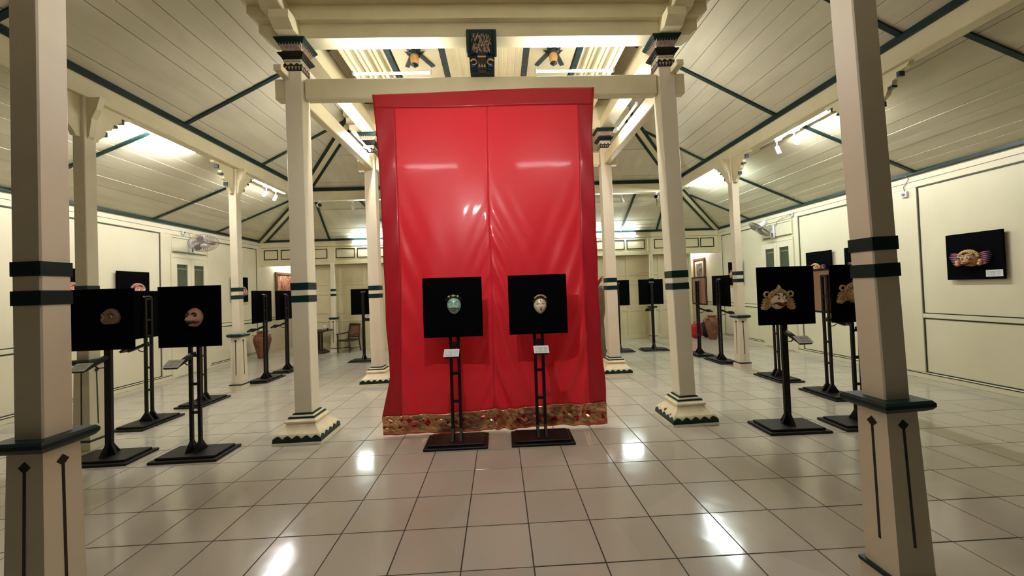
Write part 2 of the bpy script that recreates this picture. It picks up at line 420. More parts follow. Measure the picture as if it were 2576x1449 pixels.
full = MB().box(-0.1962, 0.1962, -0.1962, 0.1962, -0.0055, 0.0, 0.0007).mesh('floor_tile', 'floor_tile')
rest = MB(); nt_ = 0
for a, x0, x1, y0, y1 in cells:
    whole = abs(x1-x0-T) < 1e-4 and abs(y1-y0-T) < 1e-4
    if nt_ < 296 and a > 0:
        if whole:
            o = bpy.data.objects.new('floor_tile', full); COL.objects.link(o)
            o.location = ((x0+x1)/2, (y0+y1)/2, random.uniform(-0.0006, 0.0004))
            o.rotation_euler = (random.uniform(-.0022, .0022), random.uniform(-.0022, .0022), random.uniform(-.002, .002)); o.parent = fl
        else:
            MB().box(x0+.0038, x1-.0038, y0+.0038, y1-.0038, -0.0055, 0, 0.0007).build('floor_tile', 'floor_tile', fl)
        nt_ += 1
    else:
        rest.box(x0+.0038, x1-.0038, y0+.0038, y1-.0038, -0.0055, 0.0)
rt = rest.build('floor_tile_field', 'floor_tile', fl); rt['kind'] = 'stuff'

# ================================================================== CEILING (sloped boards in eight fields around the ring beam)
ceil = MB()
U0 = (RXL+0.03, RXR-0.03, RYF+0.03, RYB-0.03, 4.00)          # lower edge of the steep upper slope
UD = 2.25; US = 0.52
U1 = (U0[0]+UD, U0[1]-UD, U0[2]+UD, U0[3]-UD, 4.00+UD*US)
L0 = (RXL-0.05, RXR+0.05, RYF-0.05, RYB+0.05, 3.90)          # upper edge of the lower slope
L1 = (XL+0.01, XR-0.01, YF, YB, 3.07)
def corners(R): return [(R[0], R[2], R[4]), (R[1], R[2], R[4]), (R[1], R[3], R[4]), (R[0], R[3], R[4])]
def lerp(a, b_, t): return tuple(a[k]+(b_[k]-a[k])*t for k in range(3))
# backing shell above the boards
for A, B in ((U0, U1), (L1, L0)):
    ca, cb = corners(A), corners(B)
    for k in range(4):
        n = (k+1) % 4
        up = Vector((0, 0, 0.03))
        ceil.slab(Vector(ca[k])+up, Vector(ca[n])+up, Vector(cb[n])+up, Vector(cb[k])+up, 0.02)
cl = struct(ceil.build('ceiling', 'gap_dark'), 'cream painted board ceiling sloping over the hall')
def boards(a0, a1, b0, b1, n):
    """planks parallel to the eave a0-a1, rising to b0-b1"""
    t = 0.0; cuts = [0.0]
    ws = [random.uniform(0.75, 1.25) for _ in range(n)]; tot = sum(ws)
    for q in ws: t += q/tot; cuts.append(t)
    for k in range(n):
        g = 0.0009
        t0, t1 = cuts[k]+(g if k else 0), cuts[k+1]-(g if k < n-1 else 0)
        p = [lerp(a0, b0, t0), lerp(a1, b1, t0), lerp(a1, b1, t1), lerp(a0, b0, t1)]
        dz = random.uniform(-0.003, 0.003); tw = random.uniform(-0.004, 0.004)
        p = [(p[0][0], p[0][1], p[0][2]+dz+tw), (p[1][0], p[1][1], p[1][2]+dz+tw), (p[2][0], p[2][1], p[2][2]+dz-tw), (p[3][0], p[3][1], p[3][2]+dz-tw)]
        MB().slab(*p, 0.014).build('ceiling_board', 'cream_board', cl)
cu0, cu1, cl0, cl1 = corners(U0), corners(U1), corners(L0), corners(L1)
for k in range(4):
    n = (k+1) % 4
    boards(cu0[k], cu0[n], cu1[k], cu1[n], 11)
    boards(cl1[k], cl1[n], cl0[k], cl0[n], 10)
# green battens and hip strips
def strip(p, q, wd, th, parent, name='ceiling_batten', mat='green', drop=0.0):
    p, q = Vector(p), Vector(q); t = (q-p).normalized(); side = t.cross(Vector((0, 0, 1))).normalized(); nrm = side.cross(t).normalized()
    if nrm.z > 0: nrm = -nrm
    p = p + nrm*drop; q = q + nrm*drop
    h = side*(wd/2); vs = [p-h, p+h, q+h, q-h]; vs += [v + nrm*th for v in vs]
    return MB().poly([tuple(v) for v in vs], [(0,1,2,3),(4,7,6,5),(0,4,5,1),(1,5,6,2),(2,6,7,3),(3,7,4,0)]).build(name, mat, parent)
def upper_pt(side, y, t):
    if side == 'L': return (U0[0]+UD*t, y, U0[4]+UD*US*t)
    return (U0[1]-UD*t, y, U0[4]+UD*US*t)
def lower_pt(side, y, t):
    if side == 'L': return (L0[0]+(L1[0]-L0[0])*t, y, L0[4]+(L1[4]-L0[4])*t)
    return (L0[1]+(L1[1]-L0[1])*t, y, L0[4]+(L1[4]-L0[4])*t)
for y, t in ((3.5, 0.72), (5.6, 1.0), (7.38, 0.76)): strip(upper_pt('L', y, 0), upper_pt('L', y, t), 0.055, 0.02, cl, drop=0.004)
for y, t in ((3.82, 0.86), (5.65, 1.0), (7.7, 0.6)): strip(upper_pt('R', y, 0), upper_pt('R', y, t), 0.055, 0.02, cl, drop=0.004)
for y, t in ((3.5, 1), (5.4, 1), (7.52, 1), (9.16, 1)): strip(lower_pt('L', y, 0), lower_pt('L', y, t), 0.05, 0.02, cl, drop=0.004)
for y, t in ((3.5, 1), (5.55, 1), (7.69, 1), (9.38, 1)): strip(lower_pt('R', y, 0.06 if y > 9.2 else 0), lower_pt('R', y, t), 0.05, 0.02, cl, drop=0.004)
def back_pt(x0, x1, t): return (x0+(x1-x0)*t, L0[3]+(L1[3]-L0[3])*t, L0[4]+(L1[4]-L0[4])*t)
for xa, xb in ((-4.25, -4.62), (-3.33, -2.75), (-1.1, -0.9), (1.0, 0.8), (3.40, 3.48), (4.15, 4.52)): strip(back_pt(xa, xb, 0.0), back_pt(xa, xb, 1), 0.05, 0.02, cl, drop=0.004)
for k in range(4):
    for A, B in ((cu0[k], cu1[k]), (cl0[k], cl1[k])):
        for s in (-1, 1):
            d = Vector((B[0]-A[0], B[1]-A[1], 0)).normalized(); off = Vector((-d.y, d.x, 0))*(0.085*s)
            strip(Vector(A)+off-Vector((0, 0, 0.046)), Vector(B)+off-Vector((0, 0, 0.046)), 0.06, 0.02, cl, name='hip_strip')
        strip(Vector(A)-Vector((0, 0, 0.036)), Vector(B)-Vector((0, 0, 0.036)), 0.23, 0.02, cl, name='hip_rafter', mat='cream')
# ring beam with green fillet (four sides); they carry the slopes
def beam_x(name, x0, x1, yc, z0, z1, wd, mat='cream', c=0.008): return MB().box(x0, x1, yc-wd/2, yc+wd/2, z0, z1, c).build(name, mat)
def beam_y(name, y0, y1, xc, z0, z1, wd, mat='cream', c=0.008): return MB().box(xc-wd/2, xc+wd/2, y0, y1, z0, z1, c).build(name, mat)
for nm, o, lab in (
    ('l', beam_y('ring_beam', RYF-0.45, RYB+0.25, RXL, ZR, 3.985, 0.15), 'long cream ring beam with green fillet along the left wall side'),
    ('r', beam_y('ring_beam', RYF-0.45, RYB+0.25, RXR, ZR, 3.985, 0.15), 'long cream ring beam with green fillet along the right wall side'),
    ('b', beam_x('ring_beam', RXL+0.08, RXR-0.08, RYB, ZR-0.02, 3.985, 0.15), 'cream ring beam with green fillet crossing the far end'),
    ('f', beam_x('ring_beam', RXL+0.08, RXR-0.08, RYF, 3.88, 4.06, 0.15), 'cream ring beam above the two nearest columns')):
    tag(o, lab, 'beam', 'ring beams')
    g = {'l': lambda: MB().box(RXL+0.04, RXL+0.105, RYF, RYB, 3.955, 4.03), 'r': lambda: MB().box(RXR-0.105, RXR-0.04, RYF, RYB, 3.955, 4.03),
         'b': lambda: MB().box(RXL, RXR, RYB-0.105, RYB-0.04, 3.935, 4.01), 'f': lambda: MB().box(RXL, RXR, RYF+0.04, RYF+0.105, 4.0, 4.07)}[nm]()
    g.build('fillet', 'green', o)

# ================================================================== WALLS
def side_wall(side):
    L = side == 'left'
    x = XL if L else XR; s = 1 if L else -1            # s points into the room
    wl = MB().box(x-s*0.12, x, YF, floor_y1, 0, 3.12).build('wall_'+side, 'cream_wall')
    struct(wl, 'cream boarded %s wall with dark outlined panels' % side)
    def bx(y0, y1, z0, z1, d, name, mat='cream_wall', c=0.004): return MB().box(x, x+s*d, y0, y1, z0, z1, c).build(name, mat, wl)
    # frame: posts and rails stand proud of the panel fields
    P = {'left': [(0.05, 0.40), (3.55, 3.9), (5.60, 5.95), (7.72, 7.96), (8.92, 9.0), (10.70, 10.9)],
         'right': [(0.05, 0.40), (3.1, 3.35), (5.58, 6.0), (7.90, 8.02), (9.0, 9.12), (10.72, 10.9)]}[side]
    for a, b_ in P: bx(a, b_, 0.09, 2.86, 0.022, 'wall_post')
    bx(YF, YB, 2.86, 3.05, 0.022, 'wall_rail'); 
    # panel fields: [y0,y1] upper + lower, with dark edging
    def outline(y0, y1, z0, z1, wd=0.013, dep=0.006):
        g = MB()
        for a in ((y0, y1, z0, z0+wd), (y0, y1, z1-wd, z1), (y0, y0+wd, z0+wd, z1-wd), (y1-wd, y1, z0+wd, z1-wd)):
            g.box(x, x+s*dep, a[0], a[1], a[2], a[3])
        g.build('panel_outline', 'line_dark', wl)
    for k in range(len(P)-1):
        a, b_ = P[k][1], P[k+1][0]
        if (side == 'left' and k == 3) or (side == 'right' and k == 3): continue    # door bay
        bx(a, b_, 0.905, 0.965, 0.018, 'wall_rail'); bx(a, b_, 0.0, 0.09, 0.018, 'wall_rail')
        outline(a+0.004, b_-0.004, 0.968, 2.852); outline(a+0.004, b_-0.004, 0.094, 0.900)
    # passage part behind the frieze: dado lines only
    for z in (0.90, 0.968): MB().box(x, x+s*0.006, YB, floor_y1, z, z+0.012).build('panel_outline', 'line_dark', wl)
    # thin line under the eave and the green eave strip
    MB().box(x, x+s*0.026, YF, YB, 2.945, 2.952).build('panel_outline', 'gap_dark', wl)
    MB().box(x, x+s*0.07, YF, YB, 3.045, 3.125).build('eave_strip', 'green', wl)
    bb = MB().box(x, x+s*0.03, YF, YB, 0, 0.085, 0.004).build('baseboard_'+side, 'cream_wall'); struct(bb)
    MB().box(x+s*0.03, x+s*0.033, YF, YB, 0.07, 0.082).build('baseboard_line', 'line_dark', bb)
    return wl
wall_l = side_wall('left'); wall_r = side_wall('right')

def door(name, side, y0, y1):
    L = side == 'left'; x = XL if L else XR; s = 1 if L else -1
    d = MB()
    # frame
    for a in ((y0-0.06, y0, 0, 2.40), (y1, y1+0.06, 0, 2.40)): d.box(x, x+s*0.05, a[0], a[1], a[2], a[3], 0.004)
    d.box(x, x+s*0.05, y0-0.06, y1+0.06, 2.40, 2.47, 0.004)
    root = struct(d.build(name, 'cream_wall'), 'cream double door with tall glazed panes in the %s wall' % side)
    # transom panel with dark lines
    MB().box(x, x+s*0.03, y0-0.02, y1+0.02, 2.52, 2.84, 0.004).build('transom', 'cream_wall', root)
    for z in (2.505, 2.525, 2.80): MB().box(x+s*0.03, x+s*0.034, y0, y1, z, z+0.008).build('transom_line', 'line_dark', root)
    mid = (y0+y1)/2
    for a, b_ in ((y0, mid-0.003), (mid+0.003, y1)):
        lf = MB()
        for q in ((a, a+0.085, 0.02, 2.40), (b_-0.085, b_, 0.02, 2.40)): lf.box(x+s*0.004, x+s*0.042, q[0], q[1], q[2], q[3], 0.003)
        for z0, z1 in ((0.02, 0.20), (0.95, 1.07), (2.27, 2.40)): lf.box(x+s*0.004, x+s*0.042, a+0.085, b_-0.085, z0, z1, 0.003)
        leaf = lf.build('door_leaf', 'cream_wall', root)
        MB().box(x+s*0.008, x+s*0.02, a+0.085, b_-0.085, 0.2, 0.95).build('door_panel', 'cream_wall', leaf)
        MB().box(x+s*0.001, x+s*0.004, a+0.085, b_-0.085, 1.07, 2.27).build('inner_shutter', 'pane_grey', leaf)
        MB().box(x+s*0.006, x+s*0.016, a+0.085, a+0.125, 1.07, 2.20).box(x+s*0.006, x+s*0.016, a+0.125, b_-0.085, 2.17, 2.20).build('inner_stile', 'cream_wall', leaf)
        MB().box(x+s*0.026, x+s*0.029, a+0.085, b_-0.085, 1.07, 2.27).build('glass_pane', 'pane_glass', leaf)
    return root
door('door_1', 'left', 7.98, 8.86); door('door_2', 'right', 8.08, 8.98)

# back: frieze on posts, panelled wall behind, open passages left and right
fr = MB().box(XL, XR, YB, YB+0.12, 2.40, 3.12).build('wall_back', 'cream'); struct(fr, 'cream frieze with black framed panels across the far end')
MB().box(XL, XR, YB-0.012, YB, 2.40, 2.50, 0.003).build('frieze_rail', 'cream', fr)
MB().box(XL, XR, YB-0.012, YB, 2.885, 3.05, 0.003).build('frieze_rail', 'cream', fr)
MB().box(XL, XR, YB-0.016, YB-0.012, 2.893, 2.90).build('frieze_line', 'gap_dark', fr)
MB().box(XL, XR, YB-0.06, YB, 3.045, 3.125).build('eave_strip', 'green', fr)
def frieze_panel(x0, x1):
    g = MB(); z0, z1, wd = 2.565, 2.835, 0.022
    for a in ((x0, x1, z0, z0+wd), (x0, x1, z1-wd, z1), (x0, x0+wd, z0+wd, z1-wd), (x1-wd, x1, z0+wd, z1-wd)): g.box(a[0], a[1], YB-0.012, YB, a[2], a[3])
    g.build('frieze_frame', 'paint_black', fr)
for x0 in (-6.40, -5.945, -5.49, -5.07): frieze_panel(x0, x0+0.375)
for x0 in (4.44, 4.885, 5.33, 5.775): frieze_panel(x0, x0+0.40)
for k in range(15): frieze_panel(-4.465+0.5795*k, -4.465+0.5795*k+0.52)
for xc in (-4.58, 4.335): MB().box(xc-0.09, xc+0.09, YB-0.02, YB, 2.50, 2.885, 0.003).build('frieze_post', 'cream', fr)
bw = MB().box(-5.72, 5.53, YP, YP+0.1, 0, 2.6).build('wall_rear', 'cream'); struct(bw, 'cream panelled rear wall below the frieze')
x = -5.72
# door-like panelling: stiles, rails and sunk panels
k = 0
while x < 5.5:
    x1 = min(x+0.94, 5.53)
    MB().box(x, x+0.10, YP-0.022, YP, 0.10, 2.38, 0.004).build('wall_stile', 'cream', bw)
    if x1-x > 0.6:
        MB().box(x+0.48, x+0.54, YP-0.015, YP, 0.12, 0.80, 0.003).build('wall_stile', 'cream', bw)
        MB().box(x+0.48, x+0.54, YP-0.015, YP, 1.10, 1.56, 0.003).build('wall_stile', 'cream', bw)
    x = x1
for z0, z1 in ((0.0, 0.11), (0.80, 0.88), (1.04, 1.10), (1.56, 1.64), (1.83, 1.89), (2.32, 2.40)): MB().box(-5.72, 5.53, YP-0.02, YP, z0, z1, 0.004).build('wall_rail', 'cream', bw)
pe = MB().box(XL, XR, floor_y1-0.02, floor_y1+0.1, 0, 2.7).build('wall_end', 'cream_wall'); struct(pe, 'plain cream end wall of the side passages')
pc = MB().box(XL, XR, YB+0.12, floor_y1+0.1, 2.6, 2.68).build('ceiling', 'cream_wall'); struct(pc, 'flat ceiling of the passage behind the frieze')
for x0, x1 in ((-5.78, -5.72), (5.53, 5.59)): MB().box(x0, x1, YP-0.05, YP+0.12, 0, 2.45, 0.004).build('door_jamb', 'cream', bw)

# ================================================================== COLUMNS
def lean(x0, x1, h): return (0, math.atan2(x1-x0, h), 0)

def ring_column(loc, label, h=3.75, w=0.125, rot=None, thin=False, group='pedestal columns'):
    """slender column: painted pedestal with green cap, two green bands"""
    t = thing('pedestal_column', label, 'column', (loc[0], loc[1], 0), 0, group, rot)
    k = w/0.125
    MB().sqlathe(0, 0, [(0.0, 0.205*k), (0.085, 0.205*k)]).build('foot', 'cream_column', t)
    MB().sqlathe(0, 0, [(0.085, 0.213*k), (0.102, 0.213*k)]).build('foot_band', 'green', t)
    MB().sqlathe(0, 0, [(0.102, 0.175*k), (0.885, 0.152*k)]).build('pedestal', 'cream_column', t)
    MB().sqlathe(0, 0, [(0.883, 0.185*k), (0.895, 0.225*k), (0.910, 0.245*k), (0.926, 0.245*k), (0.938, 0.225*k)]).build('pedestal_cap', 'green', t)
    MB().box(-w/2, w/2, -w/2, w/2, 0.93, h, 0.006).build('shaft', 'cream_column', t)
    for z0, z1 in ((1.525, 1.590), (1.655, 1.720)): MB().sqlathe(0, 0, [(z0, w+0.006), (z1, w+0.006)]).build('band', 'green', t)
    # lozenge and line inlaid on every pedestal face
    for q in range(4):
        g = MB(); dz = 0.82; y = -(0.1545*k/2+0.0015); sl = (0.175-0.152)*k/2/0.783
        def yy(z): return -(0.152*k/2 + (0.885-z)*sl + 0.0018)
        a = 0.026
        vs = [(0, yy(dz-a), dz-a), (a, yy(dz), dz), (0, yy(dz+a), dz+a), (-a, yy(dz), dz), (0, yy(dz-a)+.01, dz-a), (a, yy(dz)+.01, dz), (0, yy(dz+a)+.01, dz+a), (-a, yy(dz)+.01, dz)]
        g.poly(vs, [(0,1,2,3),(7,6,5,4),(0,4,5,1),(1,5,6,2),(2,6,7,3),(3,7,4,0)])
        b_ = 0.006
        vs = [(-b_, yy(.25), .25), (b_, yy(.25), .25), (b_, yy(.80), .80), (-b_, yy(.80), .80), (-b_, yy(.25)+.01, .25), (b_, yy(.25)+.01, .25), (b_, yy(.80)+.01, .80), (-b_, yy(.80)+.01, .80)]
        g.poly(vs, [(0,1,2,3),(7,6,5,4),(0,4,5,1),(1,5,6,2),(2,6,7,3),(3,7,4,0)])
        o = g.build('lozenge_inlay', 'paint_black', t); o.rotation_euler = (0, 0, q*PI/2)
    return t

# carved brackets under the ring beam
BR = [(0.0, 0.0), (0.47, 0.0), (0.44, -0.04), (0.36, -0.055), (0.34, -0.10), (0.29, -0.115), (0.275, -0.165), (0.235, -0.18), (0.21, -0.235), (0.15, -0.27), (0.135, -0.33), (0.07, -0.40), (0.05, -0.44), (0.0, -0.44)]
def brackets(t, w, along, h=3.75, front=False):
    dirs = [(0, 1), (0, -1)] if along == 'y' else [(1, 0), (-1, 0)]
    for d in dirs:
        pts = [(w/2+a, h+b_) for a, b_ in BR]
        if d[1]: pts2 = [(a*d[1], b_) for a, b_ in pts]; g = MB().prism(pts2, 0, -0.028, 0.028)
        else: pts2 = [(a*d[0], b_) for a, b_ in pts]; g = MB().prism(pts2, 1, -0.028, 0.028)
        o = g.build('bracket', 'cream', t)
        # black accents on the stepped underside
        for a, b_, c, dd in ((0.335, 0.365, -0.105, -0.05), (0.235, 0.285, -0.185, -0.160), (0.14, 0.16, -0.335, -0.28)):
            q = MB()
            if d[1]: q.box(-0.030, 0.030, d[1]*(w/2+a), d[1]*(w/2+c*0+b_), h+c, h+dd)
            else: q.box(d[0]*(w/2+a), d[0]*(w/2+b_), -0.030, 0.030, h+c, h+dd)
            q.build('bracket_accent', 'blue_green', o)

c_fl = ring_column((-2.080, 1.86), 'nearest cream pedestal column at the left edge of the hall', h=3.88, rot=lean(0, -0.02, 3.7))
c_fr = ring_column((1.915, 1.865), 'nearest cream pedestal column on the right, before the wall mask', h=3.88, rot=lean(0, -0.115, 3.7))
c_l2 = ring_column((-4.40, 4.34), 'cream pedestal column partly hidden behind the left nearest column', rot=lean(0, -0.03, 3.7))
c_r2 = ring_column((4.33, 4.34), 'cream column hidden behind the right nearest column, bracket showing')
c_l3 = ring_column((-4.44, 6.79), 'slim cream pedestal column left of the black stands, under a carved bracket', rot=lean(0, -0.03, 3.7))
c_r3 = ring_column((4.31, 6.85), 'slim cream pedestal column right of the hall beside the wall fan', rot=lean(0, -0.02, 3.7))
c_lb = ring_column((RXL, RYB), 'far corner column concealed behind the left main post')
c_rb = ring_column((RXR, RYB), 'far corner column concealed behind the right main post')
for c in (c_l2, c_r2, c_l3, c_r3): brackets(c, 0.125, 'y')
for c in (c_l3, c_r3, c_l2):
    # small bracket towards the hall
    s = 1 if c.location.x < 0 else -1
    MB().prism([(s*0.06, 3.75), (s*0.20, 3.75), (s*0.16, 3.62), (s*0.11, 3.52), (s*0.08, 3.33), (s*0.06, 3.30)], 1, -0.03, 0.03).build('bracket', 'cream', c)
c_dl = ring_column((-4.565, 10.90), 'small far column between the dark table and the cane chair', h=2.42, w=0.105, group='far columns')
c_dr = ring_column((4.335, 10.92), 'small far column behind a square black board, right of the curtain', h=2.42, w=0.105, group='far columns')

def main_post(loc, label, rot=None):
    t = thing('main_post', label, 'column', (loc[0], loc[1], 0), 0, 'main posts', rot)
    # flared plinth
    MB().sqlathe(0, 0, [(0, 0.50), (0.028, 0.50)]).build('plinth_edge', 'plinth_stone', t)
    MB().sqlathe(0, 0, [(0.028, 0.498), (0.05, 0.49)]).build('plinth_band', 'green', t)
    MB().sqlathe(0, 0, [(0.05, 0.482), (0.085, 0.475), (0.105, 0.455), (0.135, 0.385), (0.165, 0.325), (0.185, 0.30), (0.198, 0.30)]).build('plinth', 'plinth_stone', t)
    zig = MB()
    n = 5
    for q in range(4):
        ca, sa = math.cos(q*PI/2), math.sin(q*PI/2)
        pts = [(-0.245, 0.05)]
        for i in range(n):
            x0 = -0.245+0.49*i/n; x1 = -0.245+0.49*(i+1)/n
            pts += [(x0+0.006, 0.066), (x0+0.030, 0.088), ((x0+x1)/2, 0.095), (x1-0.030, 0.088), (x1-0.006, 0.066)]
        pts.append((0.245, 0.05))
        vs = []
        for yb in (-0.247, -0.235):
            for px, pz in pts:
                k_ = 1.0 if pz < 0.07 else 0.985
                vs.append((px*k_*ca-(yb*k_)*sa, px*k_*sa+(yb*k_)*ca, pz))
        m_ = len(pts); zig.poly(vs, [tuple(range(m_)), tuple(range(m_, 2*m_))[::-1]] + [(i, i+m_, (i+1) % m_+m_, (i+1) % m_) for i in range(m_)])
    zig.build('plinth_zigzag', 'green', t)
    MB().sqlathe(0, 0, [(0.198, 0.325), (0.215, 0.33), (0.222, 0.315), (0.232, 0.285), (0.246, 0.27)]).build('collar', 'plinth_stone', t)
    MB().sqlathe(0, 0, [(0.240, 0.282), (0.256, 0.268)]).build('collar_band', 'green', t)
    MB().sqlathe(0, 0, [(0.256, 0.245), (0.270, 0.225)]).build('collar_step', 'plinth_stone', t)
    MB().sqlathe(0, 0, [(0.270, 0.218), (0.284, 0.205)]).build('collar_band', 'green', t)
    MB().box(-0.092, 0.092, -0.092, 0.092, 0.28, 4.20, 0.007).build('shaft', 'cream_column', t)
    for z0, z1 in ((1.468, 1.540), (1.600, 1.678)): MB().sqlathe(0, 0, [(z0, 0.190), (z1, 0.190)]).build('band', 'green', t)
    # capital: toothed band, wavy band, two flared trays with carved leaves
    MB().sqlathe(0, 0, [(3.985, 0.192), (4.045, 0.192)]).build('capital_band', 'paint_black', t)
    tri = MB(); wav = MB(); lf = MB(); lf2 = MB()
    for q in range(4):
        ca, sa = math.cos(q*PI/2), math.sin(q*PI/2)
        def R(x_, y_, z_): return (x_*ca-y_*sa, x_*sa+y_*ca, z_)
        for i in range(5):
            xc = -0.072+0.036*i
            tri.poly([R(xc-0.013, -0.096, 4.036), R(xc+0.013, -0.096, 4.036), R(xc, -0.096, 3.995), R(xc-0.013, -0.0985, 4.036), R(xc+0.013, -0.0985, 4.036), R(xc, -0.0985, 3.995)],
                     [(0,1,2),(3,5,4),(0,3,4,1),(1,4,5,2),(2,5,3,0)])
        pts = [(-0.095, 4.045)] + [(-0.095+0.19*i/24, 4.062+0.010*math.sin(i/24*3*2*PI)) for i in range(25)] + [(0.095, 4.045)]
        m_ = len(pts); vs = [R(a, -0.0965, z) for a, z in pts]+[R(a, -0.09, z) for a, z in pts]
        wav.poly(vs, [tuple(range(m_)), tuple(range(m_, 2*m_))[::-1]]+[(i, i+m_, (i+1) % m_+m_, (i+1) % m_) for i in range(m_)])
        for i in range(9):                                   # little teeth under the lower tray
            xc = -0.084+0.021*i
            lf2.poly([R(xc-0.009, -0.094, 4.128), R(xc+0.009, -0.094, 4.128), R(xc+0.006, -0.10, 4.108), R(xc-0.009, -0.112, 4.128), R(xc+0.009, -0.112, 4.128)], [(0,1,2),(3,2,4),(0,3,4,1),(0,2,3),(1,4,2)])
        for row in range(2):                                 # carved leaf row under the upper tray
            for i in range(8):
                wq = 0.105+0.022*row; xc = (-1+2*(i+0.5)/8)*wq; z1_ = 4.262+0.028*row; z0_ = z1_-0.052; yo = -(0.104+0.018*row)
                lf.poly([R(xc-0.011, yo, z1_), R(xc+0.011, yo, z1_), R(xc+0.004, yo+0.010, z0_), R(xc, yo-0.016, (z0_+z1_)/2), R(xc, yo-0.02, z1_)], [(0,3,4),(4,3,1),(0,2,3),(1,3,2),(0,4,1,2)])
    tri.build('capital_teeth', 'carved_cream', t); wav.build('capital_wave', 'paint_black', t); lf2.build('capital_teeth', 'paint_black', t)
    MB().sqlathe(0, 0, [(4.085, 0.186), (4.10, 0.19)]).build('capital_neck', 'carved_cream', t)
    MB().sqlathe(0, 0, [(4.118, 0.200), (4.128, 0.218), (4.163, 0.278), (4.172, 0.278), (4.172, 0.20)]).build('capital_tray', 'paint_black', t)
    MB().sqlathe(0, 0, [(4.172, 0.195), (4.20, 0.215), (4.21, 0.195)]).build('capital_band', 'paint_black', t)
    MB().sqlathe(0, 0, [(4.205, 0.195), (4.235, 0.215), (4.28, 0.25)]).build('capital_leaves_core', 'carved_cream', t)
    lf.build('capital_leaves', 'carved_cream', t)
    MB().sqlathe(0, 0, [(4.268, 0.255), (4.278, 0.275), (4.315, 0.325), (4.327, 0.325)]).build('capital_tray', 'green', t)
    return t
p_fl = main_post(GFL, 'front left main post with carved capital, beside the red curtain', lean(0, -0.03, 3.7))
p_fr = main_post(GFR, 'front right main post with chipped plinth, beside the red curtain', lean(0, -0.085, 3.7))
p_bl = main_post(GBL, 'rear left main post just behind the curtain edge', lean(0, -0.04, 3.7))
p_br = main_post(GBR, 'rear right main post just behind the curtain edge', lean(0, -0.03, 3.7))
# chipped paint patches on the right plinth
for (dx, dy, z, r) in ((-0.215, -0.13, 0.10, 0.022), (-0.19, -0.20, 0.115, 0.012), (-0.17, -0.17, 0.135, 0.010), (-0.205, 0.02, 0.11, 0.03), (-0.10, -0.226, 0.10, 0.008)):
    MB().ball((dx, dy, z), (r, r*0.8, r*0.7), 8, 5).build('paint_chip', 'trunk_wood', p_fr)

# tie beams between the main posts; their tenon ends are parts of the posts
zb0, zb1 = 3.695, 3.925
xl, xr = -2.165, 1.985
tb = []
def tie(mb, label): return tag(mb.build('tie_beam', 'cream'), label, 'beam', 'tie beams between the main posts')
tb.append(tie(MB().box(-2.066, 1.874, 4.315, 4.425, zb0, zb1, 0.012), 'front tie beam carrying the red curtain'))
tb.append(tie(MB().box(-2.080, 1.870, 6.825, 6.935, zb0, zb1, 0.012), 'rear tie beam behind the red curtain'))
tb.append(tie(MB().box(xl-0.05, xl+0.05, 4.464, 6.780, 3.70, 3.90, 0.010), 'left side tie beam running back from the front post'))
tb.append(tie(MB().box(xr-0.05, xr+0.05, 4.464, 6.780, 3.70, 3.90, 0.010), 'right side tie beam running back from the front post'))
for p_, sx, sy in ((p_fl, -1, -1), (p_fr, 1, -1), (p_bl, -1, 1), (p_br, 1, 1)):
    MB().box(sx*0.085, sx*0.22, -0.055, 0.055, zb0, zb1, 0.012).build('beam_end', 'cream', p_)
    MB().box(sx*0.115, sx*0.035, sy*0.05, sy*0.26, 3.905, 3.968, 0.004).build('beam_peg', 'cream', p_)

# crown of stacked beams, every ring stepping outwards
crown = thing('stacked_beam_crown', 'stepped crown of stacked cream beams on the four main posts', 'beam frame', (0, 0, 4.327))
def ended_x(x0, x1, y0, y1, z0, z1, ch=0.07):
    return MB().prism([(x0, z1), (x0, z0+ch), (x0+ch*1.3, z0), (x1-ch*1.3, z0), (x1, z0+ch), (x1, z1)], 1, y0, y1)
def ended_y(y0, y1, x0, x1, z0, z1, ch=0.07):
    return MB().prism([(y0, z1), (y0, z0+ch), (y0+ch*1.3, z0), (y1-ch*1.3, z0), (y1, z0+ch), (y1, z1)], 0, x0, x1)
def crown_part(mb, nm='beam'):
    o = mb.build(nm, 'cream'); o.parent = crown; o.matrix_parent_inverse = Matrix.Translation((0, 0, -4.327)); return o
zc = [4.327, 4.482, 4.640, 4.800, 4.96]
for k in range(4):
    o_ = 0.078*k; yf, yb_ = 4.345-o_, 6.88+o_; xa, xb = xl-o_, xr+o_; wd = 0.10; ov = 0.34 if k < 3 else 0.12
    for yc in (yf, yb_): crown_part(ended_x(xa-ov, xb+ov, yc-wd, yc+wd, zc[k], zc[k+1]-0.001))
    for xc in (xa, xb): crown_part(ended_y(yf-ov, yb_+ov, xc-wd, xc+wd, zc[k], zc[k+1]-0.002))
